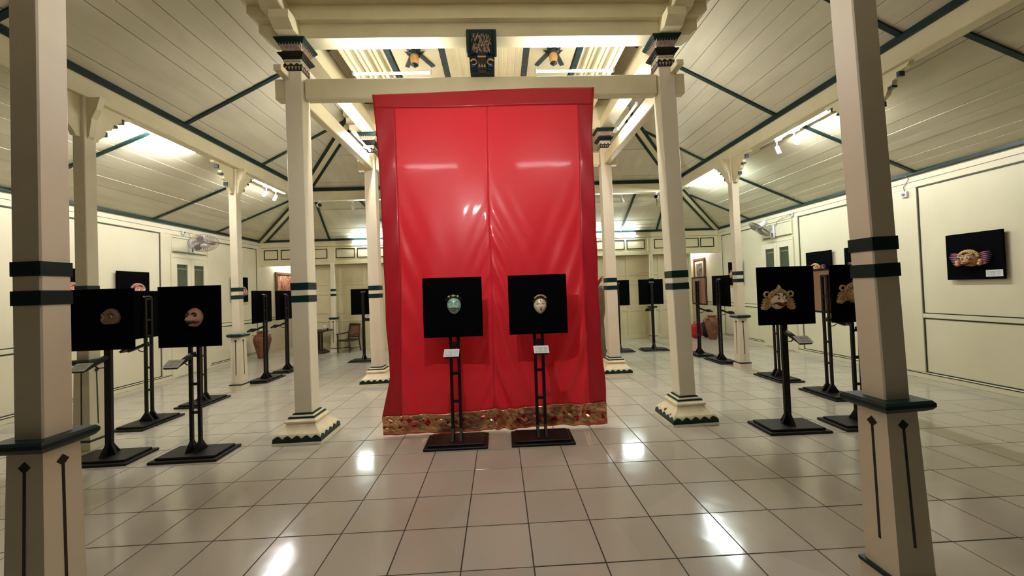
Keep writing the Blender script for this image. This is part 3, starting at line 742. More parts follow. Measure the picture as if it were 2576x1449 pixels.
# inside the crown: two stepped vaults with a middle rib
cin = MB().box(xl, xr, 4.40, 6.84, 5.10, 5.14).build('crown_ceiling', 'cream'); cin.parent = crown; cin.matrix_parent_inverse = Matrix.Translation((0, 0, -4.327))
def cpart(mb, nm, mat):
    o = mb.build(nm, mat); o.parent = crown; o.matrix_parent_inverse = Matrix.Translation((0, 0, -4.327)); return o
xm = -0.095
cpart(MB().box(xm-0.11, xm+0.11, 4.40, 6.84, 4.60, 5.10, 0.01), 'middle_rib', 'cream')
for xc in (-1.11, 0.905):
    cpart(MB().box(xc-0.34, xc+0.34, 4.42, 6.82, 5.05, 5.10), 'vault_panel', 'cream')
    for s in (-1, 1):
        cpart(MB().box(xc+s*0.36, xc+s*0.44, 4.42, 6.82, 5.02, 5.10, 0.004), 'vault_strip', 'blue_green')
        for i in range(7):
            a = xc+s*(0.44+0.062*i); zz = 5.04-0.055*i if i % 2 == 0 else 5.015-0.055*i
            if abs(a-xm) < 0.10: continue
            cpart(MB().box(a, a+s*0.060, 4.42, 6.82, zz-0.02, zz+0.20, 0.006), 'vault_moulding', 'cream')
    # crossed strips with a leafy bud
    for sgn in (-1, 1):
        L_ = 0.47; d = Vector((0.34, sgn*0.72, 0)).normalized()
        n_ = Vector((-d.y, d.x, 0))*0.032
        c_ = Vector((xc, 5.6, 0)); vs = []
        for z_ in (5.03, 5.055):
            for q in (c_-d*L_-n_, c_-d*L_+n_, c_+d*L_+n_, c_+d*L_-n_): vs.append((q.x, q.y, z_))
        cpart(MB().poly(vs, [(0,1,2,3),(7,6,5,4),(0,4,5,1),(1,5,6,2),(2,6,7,3),(3,7,4,0)]), 'cross_strip', 'blue_green')
    lv = MB()
    for i in range(8):
        a = i*PI/4; ca, sa = math.cos(a), math.sin(a)
        for rr, z_, ln in ((0.03, 5.00, 0.15), (0.03, 4.965, 0.115)):
            p0 = Vector((xc+ca*rr, 5.6+sa*rr, z_)); p1 = Vector((xc+ca*ln, 5.6+sa*ln, z_+0.015)); sd = Vector((-sa, ca, 0))*0.035; md = (p0+p1)/2-Vector((0, 0, 0.025))
            lv.poly([tuple(p0), tuple(md+sd), tuple(p1), tuple(md-sd), tuple(md+Vector((0, 0, 0.03)))], [(0,1,4),(1,2,4),(2,3,4),(3,0,4),(0,3,1),(1,3,2)])
    cpart(lv, 'rosette_leaves', 'green')
    cpart(MB().lathe(xc, 5.6, [(0.02, 5.04), (0.05, 5.0), (0.062, 4.93), (0.058, 4.86), (0.045, 4.83)], 14), 'rosette_bud', 'bud_orange')
    cpart(MB().lathe(xc, 5.6, [(0.045, 4.83), (0.055, 4.815), (0.02, 4.79), (0.004, 4.775)], 10), 'rosette_tip', 'green')

# carved strut standing on the front tie beam
st = thing('carved_strut', 'carved black, gold and blue strut between the tie beam and the crown', 'ornament', (-0.105, 4.30, 3.925))
MB().frus(0, 0, 0.0, 0.265, 0.22, 0.28, 0.09, 0.10).build('strut_body', 'green', st)
MB().frus(0, -0.02, 0.20, 0.24, 0.455, 0.325, 0.10, 0.16).build('strut_head', 'green', st)
for a in (-1, 1): MB().box(a*0.12, a*0.165, -0.11, 0.0, 0.20, 0.45, 0.01).build('strut_side', 'green', st)
q = MB()
random.seed(11)
for i in range(120):                                            # tangle of gilded leaves on the head
    u, v = random.uniform(-1, 1), random.uniform(0, 1)
    xx = u*(0.085+0.035*v)*(1-0.25*(v > 0.75)); zz = 0.20+0.19*v; dx_, dz_ = random.uniform(-0.014, 0.014), random.uniform(0.010, 0.026)
    q.tube([(xx-dx_, -0.10, zz-dz_), (xx, -0.118-0.006*random.random(), zz), (xx+dx_, -0.104, zz+dz_)], 0.0062, 5, [0.4, 1, 0.3])
q.build('strut_leaves', 'carved_cream', st)
MB().box(-0.045, 0.045, -0.115, -0.03, 0.0, 0.30, 0.006).build('strut_spine', 'paint_black', st)
q = MB()
for z0, up in ((0.275, -1), (0.03, 1)):
    for i in range(3):
        xc = -0.028+0.028*i; q.poly([(xc-0.011, -0.117, z0), (xc+0.011, -0.117, z0), (xc, -0.121, z0+up*0.035), (xc, -0.113, z0+up*0.01)], [(0,1,2),(0,2,3),(1,3,2),(0,3,1)])
q.build('strut_teeth', 'gold_paint', st)
MB().box(-0.046, 0.046, -0.119, -0.11, 0.135, 0.150).build('strut_bar', 'gold_paint', st)
for s in (-1, 1):
    for zc_, r_, m_ in ((0.19, 0.05, 'carved_blue'), (0.115, 0.042, 'gold_paint'), (0.05, 0.03, 'carved_blue')):
        pts = [(s*(0.09+r_*math.cos(a)*0.8), -0.062, zc_+r_*math.sin(a)*0.7) for a in [0.4+i*0.6 for i in range(9)]]
        MB().tube(pts, 0.011, 6, [1, 1, 1, .9, .85, .8, .7, .6, .4]).build('strut_scroll', m_, st)

# ================================================================== LAMPS
def tube_lamp(p0, p1, label, mat='tube_white', up=(0, 0, 1), r=0.013, group='tube lamps', body=True):
    p0, p1 = Vector(p0), Vector(p1); c = (p0+p1)/2; d = (p1-p0); L_ = d.length; ang = math.atan2(d.y, d.x)
    t = thing('tube_lamp', label, 'lamp', c, ang, group)
    MB().tube([(-L_/2, 0, 0), (L_/2, 0, 0)], r, 10).build('tube', mat, t)
    for s in (-1, 1): MB().box(s*L_/2-0.012, s*L_/2+0.012, -0.016, 0.016, -0.018, 0.03, 0.003).build('end_cap', 'white_plastic', t)
    if body:
        u_ = Vector(up); off = u_*0.034
        MB().box(-L_/2, L_/2, -0.026+off.y, 0.026+off.y, -0.012+off.z, 0.012+off.z, 0.003).build('housing', 'white_plastic', t)
    return t
# on top of the front tie beam (light the crown vaults)
tube_lamp((-1.583, 4.455, 4.05), (-0.70, 4.455, 4.05), 'white tube lamp lying on the front tie beam, left half', 'tube_crown', up=(0, 0, -0.3), body=False)
tube_lamp((0.505, 4.455, 4.05), (1.42, 4.455, 4.05), 'white tube lamp lying on the front tie beam, right half', 'tube_crown', up=(0, 0, -0.3), body=False)
# inside of the side tie beams
tube_lamp((xl+0.085, 5.75, 3.93), (xl+0.085, 6.55, 3.93), 'tube lamp on the left side tie beam of the main posts', 'tube_crown', up=(0, 0, 0), body=False)
tube_lamp((xr-0.085, 5.05, 3.93), (xr-0.085, 5.85, 3.93), 'tube lamp on the right side tie beam of the main posts', 'tube_crown', up=(0, 0, 0), body=False)
# outer faces of the ring beam
zt = 3.765
tube_lamp((RXL-0.105, 4.78, zt), (RXL-0.105, 6.02, zt), 'long white tube lamp under the left ring beam')
tube_lamp((RXL-0.105, 7.18, zt), (RXL-0.105, 8.50, zt), 'tube lamp behind the spotlights on the left ring beam', 'tube_soft')
tube_lamp((RXR+0.105, 4.95, zt), (RXR+0.105, 5.95, zt), 'white tube lamp under the right ring beam above two spotlights')
tube_lamp((RXR+0.105, 7.35, zt-0.02), (RXR+0.105, 8.65, zt-0.02), 'cool tube lamp at the far end of the right ring beam', 'tube_cool')
tube_lamp((-1.57, 1.73, 3.825), (-0.66, 1.73, 3.825), 'tube lamp on the ring beam above the entrance, left', 'tube_entrance', (0, 0, 0.6), group='entrance lamps')
tube_lamp((0.39, 1.73, 3.825), (1.34, 1.73, 3.825), 'tube lamp on the ring beam above the entrance, right', 'tube_entrance', (0, 0, 0.6), group='entrance lamps')
# far end, on the eave board above the frieze
tube_lamp((-3.98, YB-0.075, 3.0), (-2.85, YB-0.075, 3.0), 'cool tube lamp above the frieze, left of the curtain', 'tube_frieze', (0, 1, 0))
tube_lamp((2.75, YB-0.075, 3.0), (3.90, YB-0.075, 3.0), 'cool tube lamp above the frieze, right of the curtain', 'tube_frieze', (0, 1, 0))
# passages behind the frieze
tube_lamp((-6.25, 11.6, 2.54), (-6.25, 12.5, 2.54), 'tube lamp on the ceiling of the left passage', 'tube_passage', group='passage lamps')
tube_lamp((6.05, 11.6, 2.54), (6.05, 12.5, 2.54), 'tube lamp on the ceiling of the right passage', 'tube_passage', group='passage lamps')

def spot(loc, rz, tilt, label, lit=False):
    t = thing('spotlight', label, 'spotlight', loc, rz, 'spotlights on the beams')
    MB().box(-0.055, 0.055, -0.016, 0.016, 0.0, 0.026, 0.003).build('track_adapter', 'white_plastic', t)
    MB().tube([(0.03, 0, 0), (0.045, 0.0, -0.05), (0.04, 0.0, -0.075)], 0.007, 6).build('yoke', 'white_plastic', t)
    h = MB().lathe(0, 0, [(0.018, 0.03), (0.03, 0.025), (0.032, -0.07), (0.036, -0.10), (0.030, -0.10), (0.026, -0.07)], 14, cap=True).build('lamp_head', 'white_plastic', t, True)
    h.location = (0.035, 0, -0.095); h.rotation_euler = tilt
    f = MB().lathe(0, 0, [(0.0005, -0.088), (0.029, -0.088), (0.029, -0.085), (0.0005, -0.085)], 14).build('lens', 'spot_lit' if lit else 'white_plastic', h)
    return t
spot((RXL-0.185, 7.93, 3.742), PI/2, (0.6, 0, 0.3), 'first white spotlight under the left ring beam', True)
spot((RXL-0.185, 8.26, 3.742), PI/2, (0.5, 0, -0.2), 'second white spotlight under the left ring beam', True)
spot((RXR+0.185, 5.62, 3.742), PI/2, (-0.5, 0.1, 0), 'lit white spotlight under the right ring beam', True)
spot((RXR+0.185, 5.98, 3.742), PI/2, (-0.35, 0, 0.1), 'unlit white spotlight under the right ring beam')
spot((-3.40, RYB+0.09, 3.722), 0, (0.4, 0, 0), 'spotlight under the far ring beam, left of the curtain')
spot((2.98, RYB+0.09, 3.722), 0, (0.4, -0.6, 0), 'spotlight under the far ring beam, right of the curtain')
# track rails on the outer face of the ring beams
# the spotlight that lights the curtain, on the ring beam above the entrance
sp = spot((-0.44, 1.90, 3.16), 0, (-0.60, 0, 0), 'spotlight on a drop rod above the entrance, aimed at the red curtain', True)
MB().tube([(0, 0, 0.02), (0, 0, 0.72)], 0.012, 8).build('drop_rod', 'white_plastic', sp)
sl = bpy.data.lights.new('spot_lamp', 'SPOT'); sl.energy = 78.0; sl.spot_size = math.radians(112); sl.spot_blend = 0.7; sl.shadow_soft_size = 0.03; sl.color = (1.0, 0.97, 0.93)
so = bpy.data.objects.new('spot_lamp', sl); COL.objects.link(so); so.parent = sp; so.location = (0.035, 0.13, -0.21); so.rotation_euler = (math.radians(68), 0, 0)
def lamp_track(xc, ya, yb_, label): return tag(MB().box(xc-0.014, xc+0.014, ya, yb_, 3.766, 3.786, 0.003).build('lamp_track', 'grey_plastic'), label, 'track', 'lamp tracks')
lamp_track(RXL-0.185, 6.9, 8.7, 'lamp track on the left ring beam'); lamp_track(RXR+0.185, 4.55, 6.4, 'lamp track on the right ring beam')
lamp_track(RXR+0.10, 2.2, 4.1, 'thin dark rail under the right ring beam at the picture corner')

def cctv(loc, rz, label):
    t = thing('security_camera', label, 'security camera', loc, rz, 'security cameras')
    MB().lathe(0, 0, [(0.045, 0.10), (0.045, 0.075), (0.02, 0.07)], 14).build('mount', 'white_plastic', t)
    MB().tube([(0, 0, 0.08), (0, 0.0, 0.03)], 0.014, 8).build('arm', 'white_plastic', t)
    b_ = MB().tube([(0, 0.13, 0.015), (0, -0.08, -0.02)], 0.047, 16).build('camera_body', 'white_plastic', t)
    MB().tube([(0, -0.078, -0.0195), (0, -0.086, -0.021)], 0.043, 16).build('lens_face', 'glass_black', b_)
    MB().tube([(0, 0.10, -0.03), (0.01, 0.08, -0.13), (0.0, 0.06, -0.2)], 0.01, 6).build('cable', 'paint_black', t)
    return t
cctv((-4.07, RYB-0.05, ZR-0.12), 0.55, 'white security camera under the far ring beam, left main post side')
cctv((3.80, RYB-0.05, ZR-0.12), -0.45, 'white security camera under the far ring beam, right main post side')
cctv((RXR-0.12, RYB-0.25, ZR-0.10), -0.9, 'security camera at the far corner right of the right main post')

# ================================================================== RED CURTAIN
cur = thing('red_curtain', 'tall red satin curtain with gold brocade hem hung on the front tie beam', 'curtain', (-0.09, 4.28, 0.02))
def interp(tab, z):
    if z >= tab[0][0]: return tab[0][1]
    for (za, xa_), (zb_, xb_) in zip(tab, tab[1:]):
        if z >= zb_: return xb_+(xa_-xb_)*(z-zb_)/(za-zb_)
    return tab[-1][1]
EL = [(3.76, -1.33), (3.3, -1.29), (2.65, -1.26), (2.04, -1.246), (1.44, -1.237), (0.97, -1.222), (0.62, -1.20), (0.456, -1.235), (0.226, -1.29), (0.0, -1.284)]
ER = [(3.79, 1.143), (3.25, 1.098), (2.4, 1.10), (1.6, 1.097), (0.96, 1.103), (0.48, 1.126), (0.0, 1.135)]
HL = [(3.6, -1.085), (2.99, -1.08), (1.69, -1.062), (0.4, -1.085), (0, -1.09)]
HR = [(3.6, 0.948), (2.95, 0.946), (2.06, 0.925), (0.97, 0.938), (0.0, 0.96)]
SE = [(3.6, -0.067), (2.53, -0.086), (1.66, -0.078), (0.0, -0.098)]
def bandz(x_): return 0.236+0.010*math.sin(x_*2.3)+0.016*x_
def sm(a, b_, t_):
    t_ = max(0, min(1, (t_-a)/(b_-a))); return t_*t_*(3-2*t_)
def cloth_y(x_, z_):
    xs = interp(SE, z_); xh = interp(HR, z_); xhl = interp(HL, z_)
    low = 1.5*(1-sm(0.3, 3.0, z_))                      # folds grow towards the bottom
    d = 0.0
    # pulled diagonal folds running down from the seam (to the right of it) and from the right hem
    a = x_-xs
    if a >= 0: d += (1-math.exp(-a/0.03))*0.036*low*math.exp(-a/0.22)*math.sin((z_+a*2.6)*15.0+1.5*math.sin(z_*3))
    else: d += (1-math.exp(a/0.03))*0.018*low*math.exp(a/0.09)*math.sin((z_-a*2.0)*22.0)
    a = x_-xh
    if a < 0: d += (1-math.exp(a/0.03))*0.028*low*math.exp(a/0.22)*math.sin((z_-a*2.4)*13.0+0.7)
    else: d += (1-math.exp(-a/0.03))*0.012*(0.3+low)*math.sin((z_+a*2.2)*9.0)
    a = x_-xhl
    if a >= 0: d += (1-math.exp(-a/0.03))*0.024*low*math.exp(-a/0.14)*math.sin((z_+a*2.5)*12.0+2.0)
    else: d += (1-math.exp(a/0.03))*0.010*(0.35+low)*math.sin((z_-a*2.0)*8.5+1.0)
    # slow vertical waves of the hanging field
    d += 0.015*sm(1.0, 2.6, 3.7-z_)*math.sin(x_*8.6+0.7*math.sin(z_*0.9)) + 0.008*math.sin(x_*17+z_*0.8)*low
    d -= 0.006*math.exp(-((x_-xs)/0.015)**2)
    return 4.300-0.055*(1-z_/3.7)-d
def crinkle(x_, z_):
    a = x_*0.8+z_*1.3
    return 0.0045*(math.sin(a*46)+0.7*math.sin(a*83+3*x_)+0.5*math.sin(x_*31-z_*70))*max(0, math.sin(PI*min(1, max(0, (z_-0.03)/0.2))))
def cloth(nm, mat, xa_, xb_, za_, zb_, nx, nz, off=0.0, th=0.004):
    vs = []; fs = []
    for j in range(nz+1):
        for i in range(nx+1):
            u_, v_ = i/nx, j/nz
            zt_ = zb_(0) if callable(zb_) else zb_
            z_ = (za_ if not callable(za_) else 0)+0
            zA = za_(xa_(1)*(1-u_)+xb_(1)*u_) if callable(za_) else za_
            zB = zb_(xa_(1)*(1-u_)+xb_(1)*u_) if callable(zb_) else zb_
            z_ = zA+(zB-zA)*v_; x_ = xa_(z_)+(xb_(z_)-xa_(z_))*u_
            vs.append((x_, cloth_y(x_, z_)-off-(crinkle(x_, z_) if nm == 'brocade_band' else 0), z_))
    n1 = nx+1; N_ = len(vs); vs += [(a, b_+th, c) for a, b_, c in vs]
    for j in range(nz):
        for i in range(nx):
            a = j*n1+i; fs.append((a, a+1, a+n1+1, a+n1)); fs.append((N_+a, N_+a+n1, N_+a+n1+1, N_+a+1))
    for i in range(nx): fs.append((i, N_+i, N_+i+1, i+1)); a = nz*n1+i; fs.append((a, a+1, N_+a+1, N_+a))
    for j in range(nz): a = j*n1; fs.append((a, a+n1, N_+a+n1, N_+a)); a += nx; fs.append((a, N_+a, N_+a+n1, a+n1))
    o = MB().poly(vs, fs).build(nm, mat, smooth=True); o.parent = cur; o.matrix_parent_inverse = Matrix.Translation((0.09, -4.28, -0.02)); return o
topz = lambda x_: 3.752+0.012*x_+0.012*math.sin(x_*1.9+0.5)
hemz = lambda x_: 3.574+0.006*math.sin(x_*3)
hemz2 = lambda x_: hemz(x_)+0.012
cloth('curtain_panel', 'satin_red', lambda z_: interp(HL, z_)-0.012, lambda z_: interp(SE, z_)+0.006, bandz, hemz2, 46, 150)
cloth('curtain_panel', 'satin_red', lambda z_: interp(SE, z_)-0.006, lambda z_: interp(HR, z_)+0.012, bandz, hemz2, 46, 150, 0.003)
cloth('curtain_hem', 'satin_hem', lambda z_: interp(EL, z_), lambda z_: interp(HL, z_), bandz, hemz2, 12, 120, 0.006)
cloth('curtain_hem', 'satin_hem', lambda z_: interp(HR, z_), lambda z_: interp(ER, z_), bandz, hemz2, 12, 120, 0.006)
cloth('curtain_hem', 'satin_hem', lambda z_: interp(EL, z_), lambda z_: interp(ER, z_), hemz, topz, 70, 8, 0.009)
botz = lambda x_: 0.022+0.010*x_+0.006*math.sin(x_*4)
cloth('brocade_band', 'brocade', lambda z_: interp(EL, z_)-0.003, lambda z_: interp(ER, z_)+0.003, lambda x_: botz(x_)+0.012, bandz, 260, 22, 0.010)
cloth('curtain_piping', 'satin_red', lambda z_: interp(EL, z_)-0.003, lambda z_: interp(ER, z_)+0.003, botz, lambda x_: botz(x_)+0.013, 90, 2, 0.007)

# ================================================================== DISPLAY STANDS
def make_stand(back='velvet', single=False):
    t = thing('display_stand', '', 'display stand')
    MB().box(-0.312, 0.312, -0.192, 0.192, 0, 0.024, 0.006).build('base_plate', 'stand_black', t)
    MB().box(-0.272, 0.272, -0.155, 0.155, 0.024, 0.046, 0.005).build('base_step', 'stand_black', t)
    if single:
        up = MB().box(-0.031, 0.031, -0.017, 0.017, 0.046, 1.585, 0.003).build('upright', 'stand_black', t)
        MB().prism([(-0.10, 0.046), (0.10, 0.046), (0.017, 0.17), (-0.017, 0.17)], 0, -0.014, 0.014).build('foot_gusset', 'stand_black', up)
        MB().prism([(-0.065, 0.046), (0.065, 0.046), (0.031, 0.14), (-0.031, 0.14)], 1, -0.013, 0.013).build('foot_gusset', 'stand_black', up)
    else:
        for s in (-1, 1):
            up = MB().box(s*0.040-0.015, s*0.040+0.015, -0.015, 0.015, 0.046, 1.585, 0.003).build('upright', 'stand_black', t)
            MB().prism([(-0.085, 0.046), (0.085, 0.046), (0.015, 0.15), (-0.015, 0.15)], 0, s*0.040-0.011, s*0.040+0.011).build('foot_gusset', 'stand_black', up)
        for z in (0.42, 0.70, 0.98, 1.10, 1.30, 1.565): MB().box(-0.026, 0.026, -0.012, 0.012, z-0.013, z+0.013, 0.002).build('rung', 'stand_black', t)
    p = MB().box(-0.295, 0.295, -0.062, -0.046, 1.072, 1.668, 0.003).build('panel', 'velvet', t)
    MB().box(-0.288, 0.288, -0.046, -0.038, 1.079, 1.661).build('panel_back', back, p)
    if back == 'plywood':
        g = MB()
        for a in ((-0.288, 0.288, 1.079, 1.10), (-0.288, 0.288, 1.64, 1.661), (-0.288, -0.267, 1.10, 1.64), (0.267, 0.288, 1.10, 1.64)): g.box(a[0], a[1], -0.038, -0.034, a[2], a[3])
        g.build('panel_edge', 'stand_black', p)
    MB().tube([(-0.05, 0.0, 1.585), (-0.05, -0.02, 1.60), (0.05, -0.02, 1.60), (0.05, 0.0, 1.585)], 0.006, 6).build('hanger_hook', 'wire_grey', t)
    # label arm
    a = MB().prism([(-0.014, 1.02), (-0.014, 0.985), (-0.235, 0.90), (-0.245, 0.925)], 0, -0.022, 0.022).build('label_arm', 'stand_black', t)
    MB().tube([(0, -0.03, 0.90), (0, -0.10, 0.905), (0, -0.13, 0.93)], 0.006, 6).build('arm_stay', 'stand_black', a)
    h = MB().box(-0.062, 0.062, -0.052, 0.052, -0.022, 0.0, 0.004).build('label_holder', 'stand_black', t)
    h.location = (0, -0.262, 0.945); h.rotation_euler = (math.radians(34), 0, 0)
    MB().box(-0.072, 0.072, -0.052, 0.052, 0.001, 0.0035).build('label_card', 'label_card', h, label='white printed label card')
    return t
protos = {'velvet': make_stand('velvet'), 'plywood': make_stand('plywood'), 'single': make_stand('velvet', True)}
used = set()
def stand(x_, y_, rz, label, group, back='velvet'):
    o = protos[back] if back not in used else copy_tree(protos[back]); used.add(back)
    o.location = (x_, y_, 0.0); o.rotation_euler = (0, 0, rz); o['label'] = label; o['group'] = group
    return o
CF, LF, RF, BF = 'stands before the curtain', 'stands on the left', 'stands on the right', 'stands at the far end'
S = {}
S[1] = stand(-0.470, 3.975, 0, 'black stand with the green mask before the red curtain', CF)
S[2] = stand(0.385, 3.975, -0.01, 'black stand with the cream mask before the red curtain', CF)
S[3] = stand(-3.865, 3.99, 0.02, 'black stand with the dark bronze mask beside the left nearest column', LF, 'single')
S[4] = stand(-3.035, 3.985, 0.02, 'black stand with the big nosed moustached mask', LF)
S[5] = stand(-4.45, 5.10, -PI/2, 'black stand seen from behind between the bronze and the moustached mask', LF)
S[6] = stand(-4.45, 6.00, -PI/2, 'black stand half hidden behind the stand of the moustached mask', LF)
S[7] = stand(-4.40, 7.47, -PI/2, 'black stand seen from behind in front of the left jar', LF)
S[8] = stand(-4.46, 8.32, -PI/2, 'black stand seen from behind touching the left main post in view', LF)
S[9] = stand(-3.16, 9.14, PI, 'black stand seen from behind beside the cane chair', BF, 'single')
S[10] = stand(2.94, 3.95, -0.02, 'black stand with the gold crowned pale mask', RF, 'single')
S[17] = stand(3.72, 3.955, -0.02, 'black stand cut off by the right nearest column', RF)
S[12] = stand(4.31, 5.00, PI/2, 'stand with a brown plywood back next to the right nearest column', RF, 'plywood')
S[11] = stand(4.31, 5.96, PI/2, 'stand hidden behind the gold crowned mask, only post and foot showing', RF)
S[14] = stand(4.27, 7.44, PI/2, 'black stand seen from behind beside the slim right column', RF)
S[13] = stand(4.25, 8.22, PI/2, 'stand with a narrow looking plywood back beside the right main post', RF, 'plywood')
S[15] = stand(3.59, 9.05, PI, 'square black stand seen from behind before the far right column', BF, 'single')
S[16] = stand(2.78, 9.05, PI, 'black stand seen from behind half covered by the rear right main post', BF, 'single')

# ================================================================== MASKS
def mask(name, label, cat_group, w, h, D, facem, feats, seg=40, rings=16, chin=0.24, top=0.06, cut=None):
    t = thing(name, label, 'mask', group=cat_group)
    def prof(s_): return (1-chin*abs(s_)**1.7) if s_ < 0 else (1-top*abs(s_)**2)
    def dep(X, Z):
        s_ = max(-1, min(1, Z)); pr = prof(s_)
        rho = min(1.0, math.sqrt((X/max(pr, .05))**2+Z*Z))
        d = D*(1-rho**2.6)**0.62 if rho < 1 else 0
        e = (1-rho**6)
        for fx, fz, sx, sz, am in feats:
            d += am*e*math.exp(-((X-fx)/sx)**2-((Z-fz)/sz)**2)
        return max(d, 0.0)
    vs = [(0, -dep(0, 0), 0)]; fs = []
    for k in range(1, rings+1):
        rho = k/rings; rho = 1-(1-rho)**1.25
        for i in range(seg):
            a = 2*PI*i/seg; Z = rho*math.sin(a); X = rho*math.cos(a)*prof(math.sin(a))
            if cut is not None and Z < cut: Z = cut+(Z-cut)*0.12
            vs.append((X*w/2, -dep(X, Z)-0.003, Z*h/2))
    for i in range(seg): fs.append((0, 1+i, 1+(i+1) % seg))
    for k in range(rings-1):
        for i in range(seg):
            j = (i+1) % seg; fs.append((1+k*seg+i, 1+(k+1)*seg+i, 1+(k+1)*seg+j, 1+k*seg+j))
    n0 = len(vs)
    for i in range(seg):
        a_ = vs[1+(rings-1)*seg+i]; vs.append((a_[0]*0.97, 0.0, a_[2]*0.97))
    for i in range(seg):
        j = (i+1) % seg; fs.append((1+(rings-1)*seg+i, n0+i, n0+j, 1+(rings-1)*seg+j))
    fs.append(tuple(n0+i for i in range(seg)))
    MB().poly(vs, fs).build('mask_face', facem, t, True)
    def pt(X, Z, o=0.0): return (X*w/2, -dep(X, Z)-0.003-o, Z*h/2)
    return t, pt, w, h
def line(t, pt, pts, r, nm, mat, taper=None, o=0.0, sub=5, seg=6):
    P = []
    for (a, b_), (c, d) in zip(pts, pts[1:]):
        for k in range(sub): P.append((a+(c-a)*k/sub, b_+(d-b_)*k/sub))
    P.append(pts[-1]); n = len(P)
    tp = None if taper is None else [taper(k/(n-1)) for k in range(n)]
    return MB().tube([pt(a, b_, o) for a, b_ in P], r, seg, tp).build(nm, mat, t, True)
mid = lambda q: max(0.12, math.sin(PI*q)**0.6)
def eyes(t, pt, X, Z, rx, rz, white='paint_white', iris='paint_black', look=0.0, o=0.001, bulge=0.006):
    for s in (-1, 1):
        c = pt(s*X, Z, o); e = MB().ball((c[0], c[1]+0.001, c[2]), (rx, bulge, rz), 12, 8).build('eye', white, t, True)
        MB().ball((c[0]+look*rx, c[1]-bulge+0.0015, c[2]), (rz*0.55, 0.003, rz*0.6), 10, 6).build('pupil', iris, e, True)
NOSE = [(0, -0.02, 0.12, 0.30, 0.009), (0, -0.20, 0.17, 0.12, 0.020), (-0.13, -0.24, 0.09, 0.08, 0.005), (0.13, -0.24, 0.09, 0.08, 0.005)]
FACE = NOSE + [(-0.42, 0.10, 0.22, 0.10, -0.006), (0.42, 0.10, 0.22, 0.10, -0.006), (-0.42, 0.28, 0.30, 0.10, 0.003), (0.42, 0.28, 0.30, 0.10, 0.003), (0, -0.45, 0.30, 0.12, 0.006), (0, -0.78, 0.30, 0.16, 0.006), (-0.5, -0.2, 0.25, 0.25, 0.003), (0.5, -0.2, 0.25, 0.25, 0.003)]

# green mask with moustache
t, pt, w_, h_ = mask('dance_mask', 'glossy green mask with black moustache and red smile', 'masks on stands', 0.142, 0.182, 0.062, 'face_green', FACE, chin=0.17)
mg = t
for s in (-1, 1):
    line(t, pt, [(s*0.10, 0.18), (s*0.22, 0.33), (s*0.45, 0.42), (s*0.70, 0.33), (s*0.82, 0.20)], 0.0026, 'eyebrow', 'paint_black', mid, 0.0006)
    line(t, pt, [(s*0.05, -0.36), (s*0.28, -0.33), (s*0.52, -0.37), (s*0.66, -0.33), (s*0.72, -0.26)], 0.0042, 'moustache', 'paint_black', lambda q: 1-0.6*q, 0.0015)
    line(t, pt, [(s*0.62, -0.38), (s*0.70, -0.48), (s*0.62, -0.55)], 0.003, 'moustache_curl', 'paint_black', mid, 0.001)
    line(t, pt, [(s*0.20, 0.10), (s*0.42, 0.16), (s*0.66, 0.08)], 0.0022, 'eyelid', 'paint_black', mid, 0.002)
eyes(t, pt, 0.42, 0.08, 0.0155, 0.0062, look=0.05)
line(t, pt, [(-0.40, -0.45), (-0.2, -0.50), (0, -0.51), (0.2, -0.50), (0.40, -0.45)], 0.0042, 'lip', 'paint_red', mid, 0.002)
line(t, pt, [(-0.36, -0.50), (-0.18, -0.59), (0, -0.62), (0.18, -0.59), (0.36, -0.50)], 0.0050, 'lip', 'paint_red', mid, 0.001)
line(t, pt, [(-0.34, -0.47), (-0.15, -0.54), (0, -0.555), (0.15, -0.54), (0.34, -0.47)], 0.0024, 'teeth', 'paint_white', mid, 0.0035)
cr = MB().tube([(0.074*math.cos(a), -0.028-0.020*math.sin(a), 0.046+0.048*math.sin(a)) for a in [PI*k/16 for k in range(17)]], 0.013, 8).build('crown_band', 'paint_black', t, True)
for xx, zz, rr in ((-0.043, 0.088, 0.013), (0, 0.096, 0.016), (0.043, 0.088, 0.013)): MB().ball((xx, -0.058 if xx == 0 else -0.054, zz), (rr, 0.006, rr*0.72), 12, 7).build('crown_boss', 'gold_paint', cr, True)
for s in (-1, 1): MB().ball((s*0.072, -0.030, 0.055), (0.007, 0.012, 0.011), 8, 6).build('ear_knob', 'gold_paint', cr, True)

# cream mask
t, pt, w_, h_ = mask('dance_mask', 'cream lady mask with red lips and gold crest', 'masks on stands', 0.134, 0.178, 0.060, 'face_cream', FACE, chin=0.25)
mc = t
for s in (-1, 1):
    line(t, pt, [(s*0.10, 0.22), (s*0.25, 0.36), (s*0.50, 0.42), (s*0.74, 0.30)], 0.0017, 'eyebrow', 'paint_black', mid, 0.0004)
    line(t, pt, [(s*0.20, 0.13), (s*0.42, 0.20), (s*0.66, 0.12)], 0.0018, 'eyelid', 'dark_wood', mid, 0.002)
eyes(t, pt, 0.42, 0.11, 0.0145, 0.0048, look=-0.1)
line(t, pt, [(-0.20, -0.46), (-0.08, -0.45), (0, -0.47), (0.08, -0.45), (0.20, -0.46)], 0.0034, 'lip', 'paint_red', mid, 0.002)
line(t, pt, [(-0.18, -0.50), (0, -0.56), (0.18, -0.50)], 0.0045, 'lip', 'paint_red', mid, 0.002)
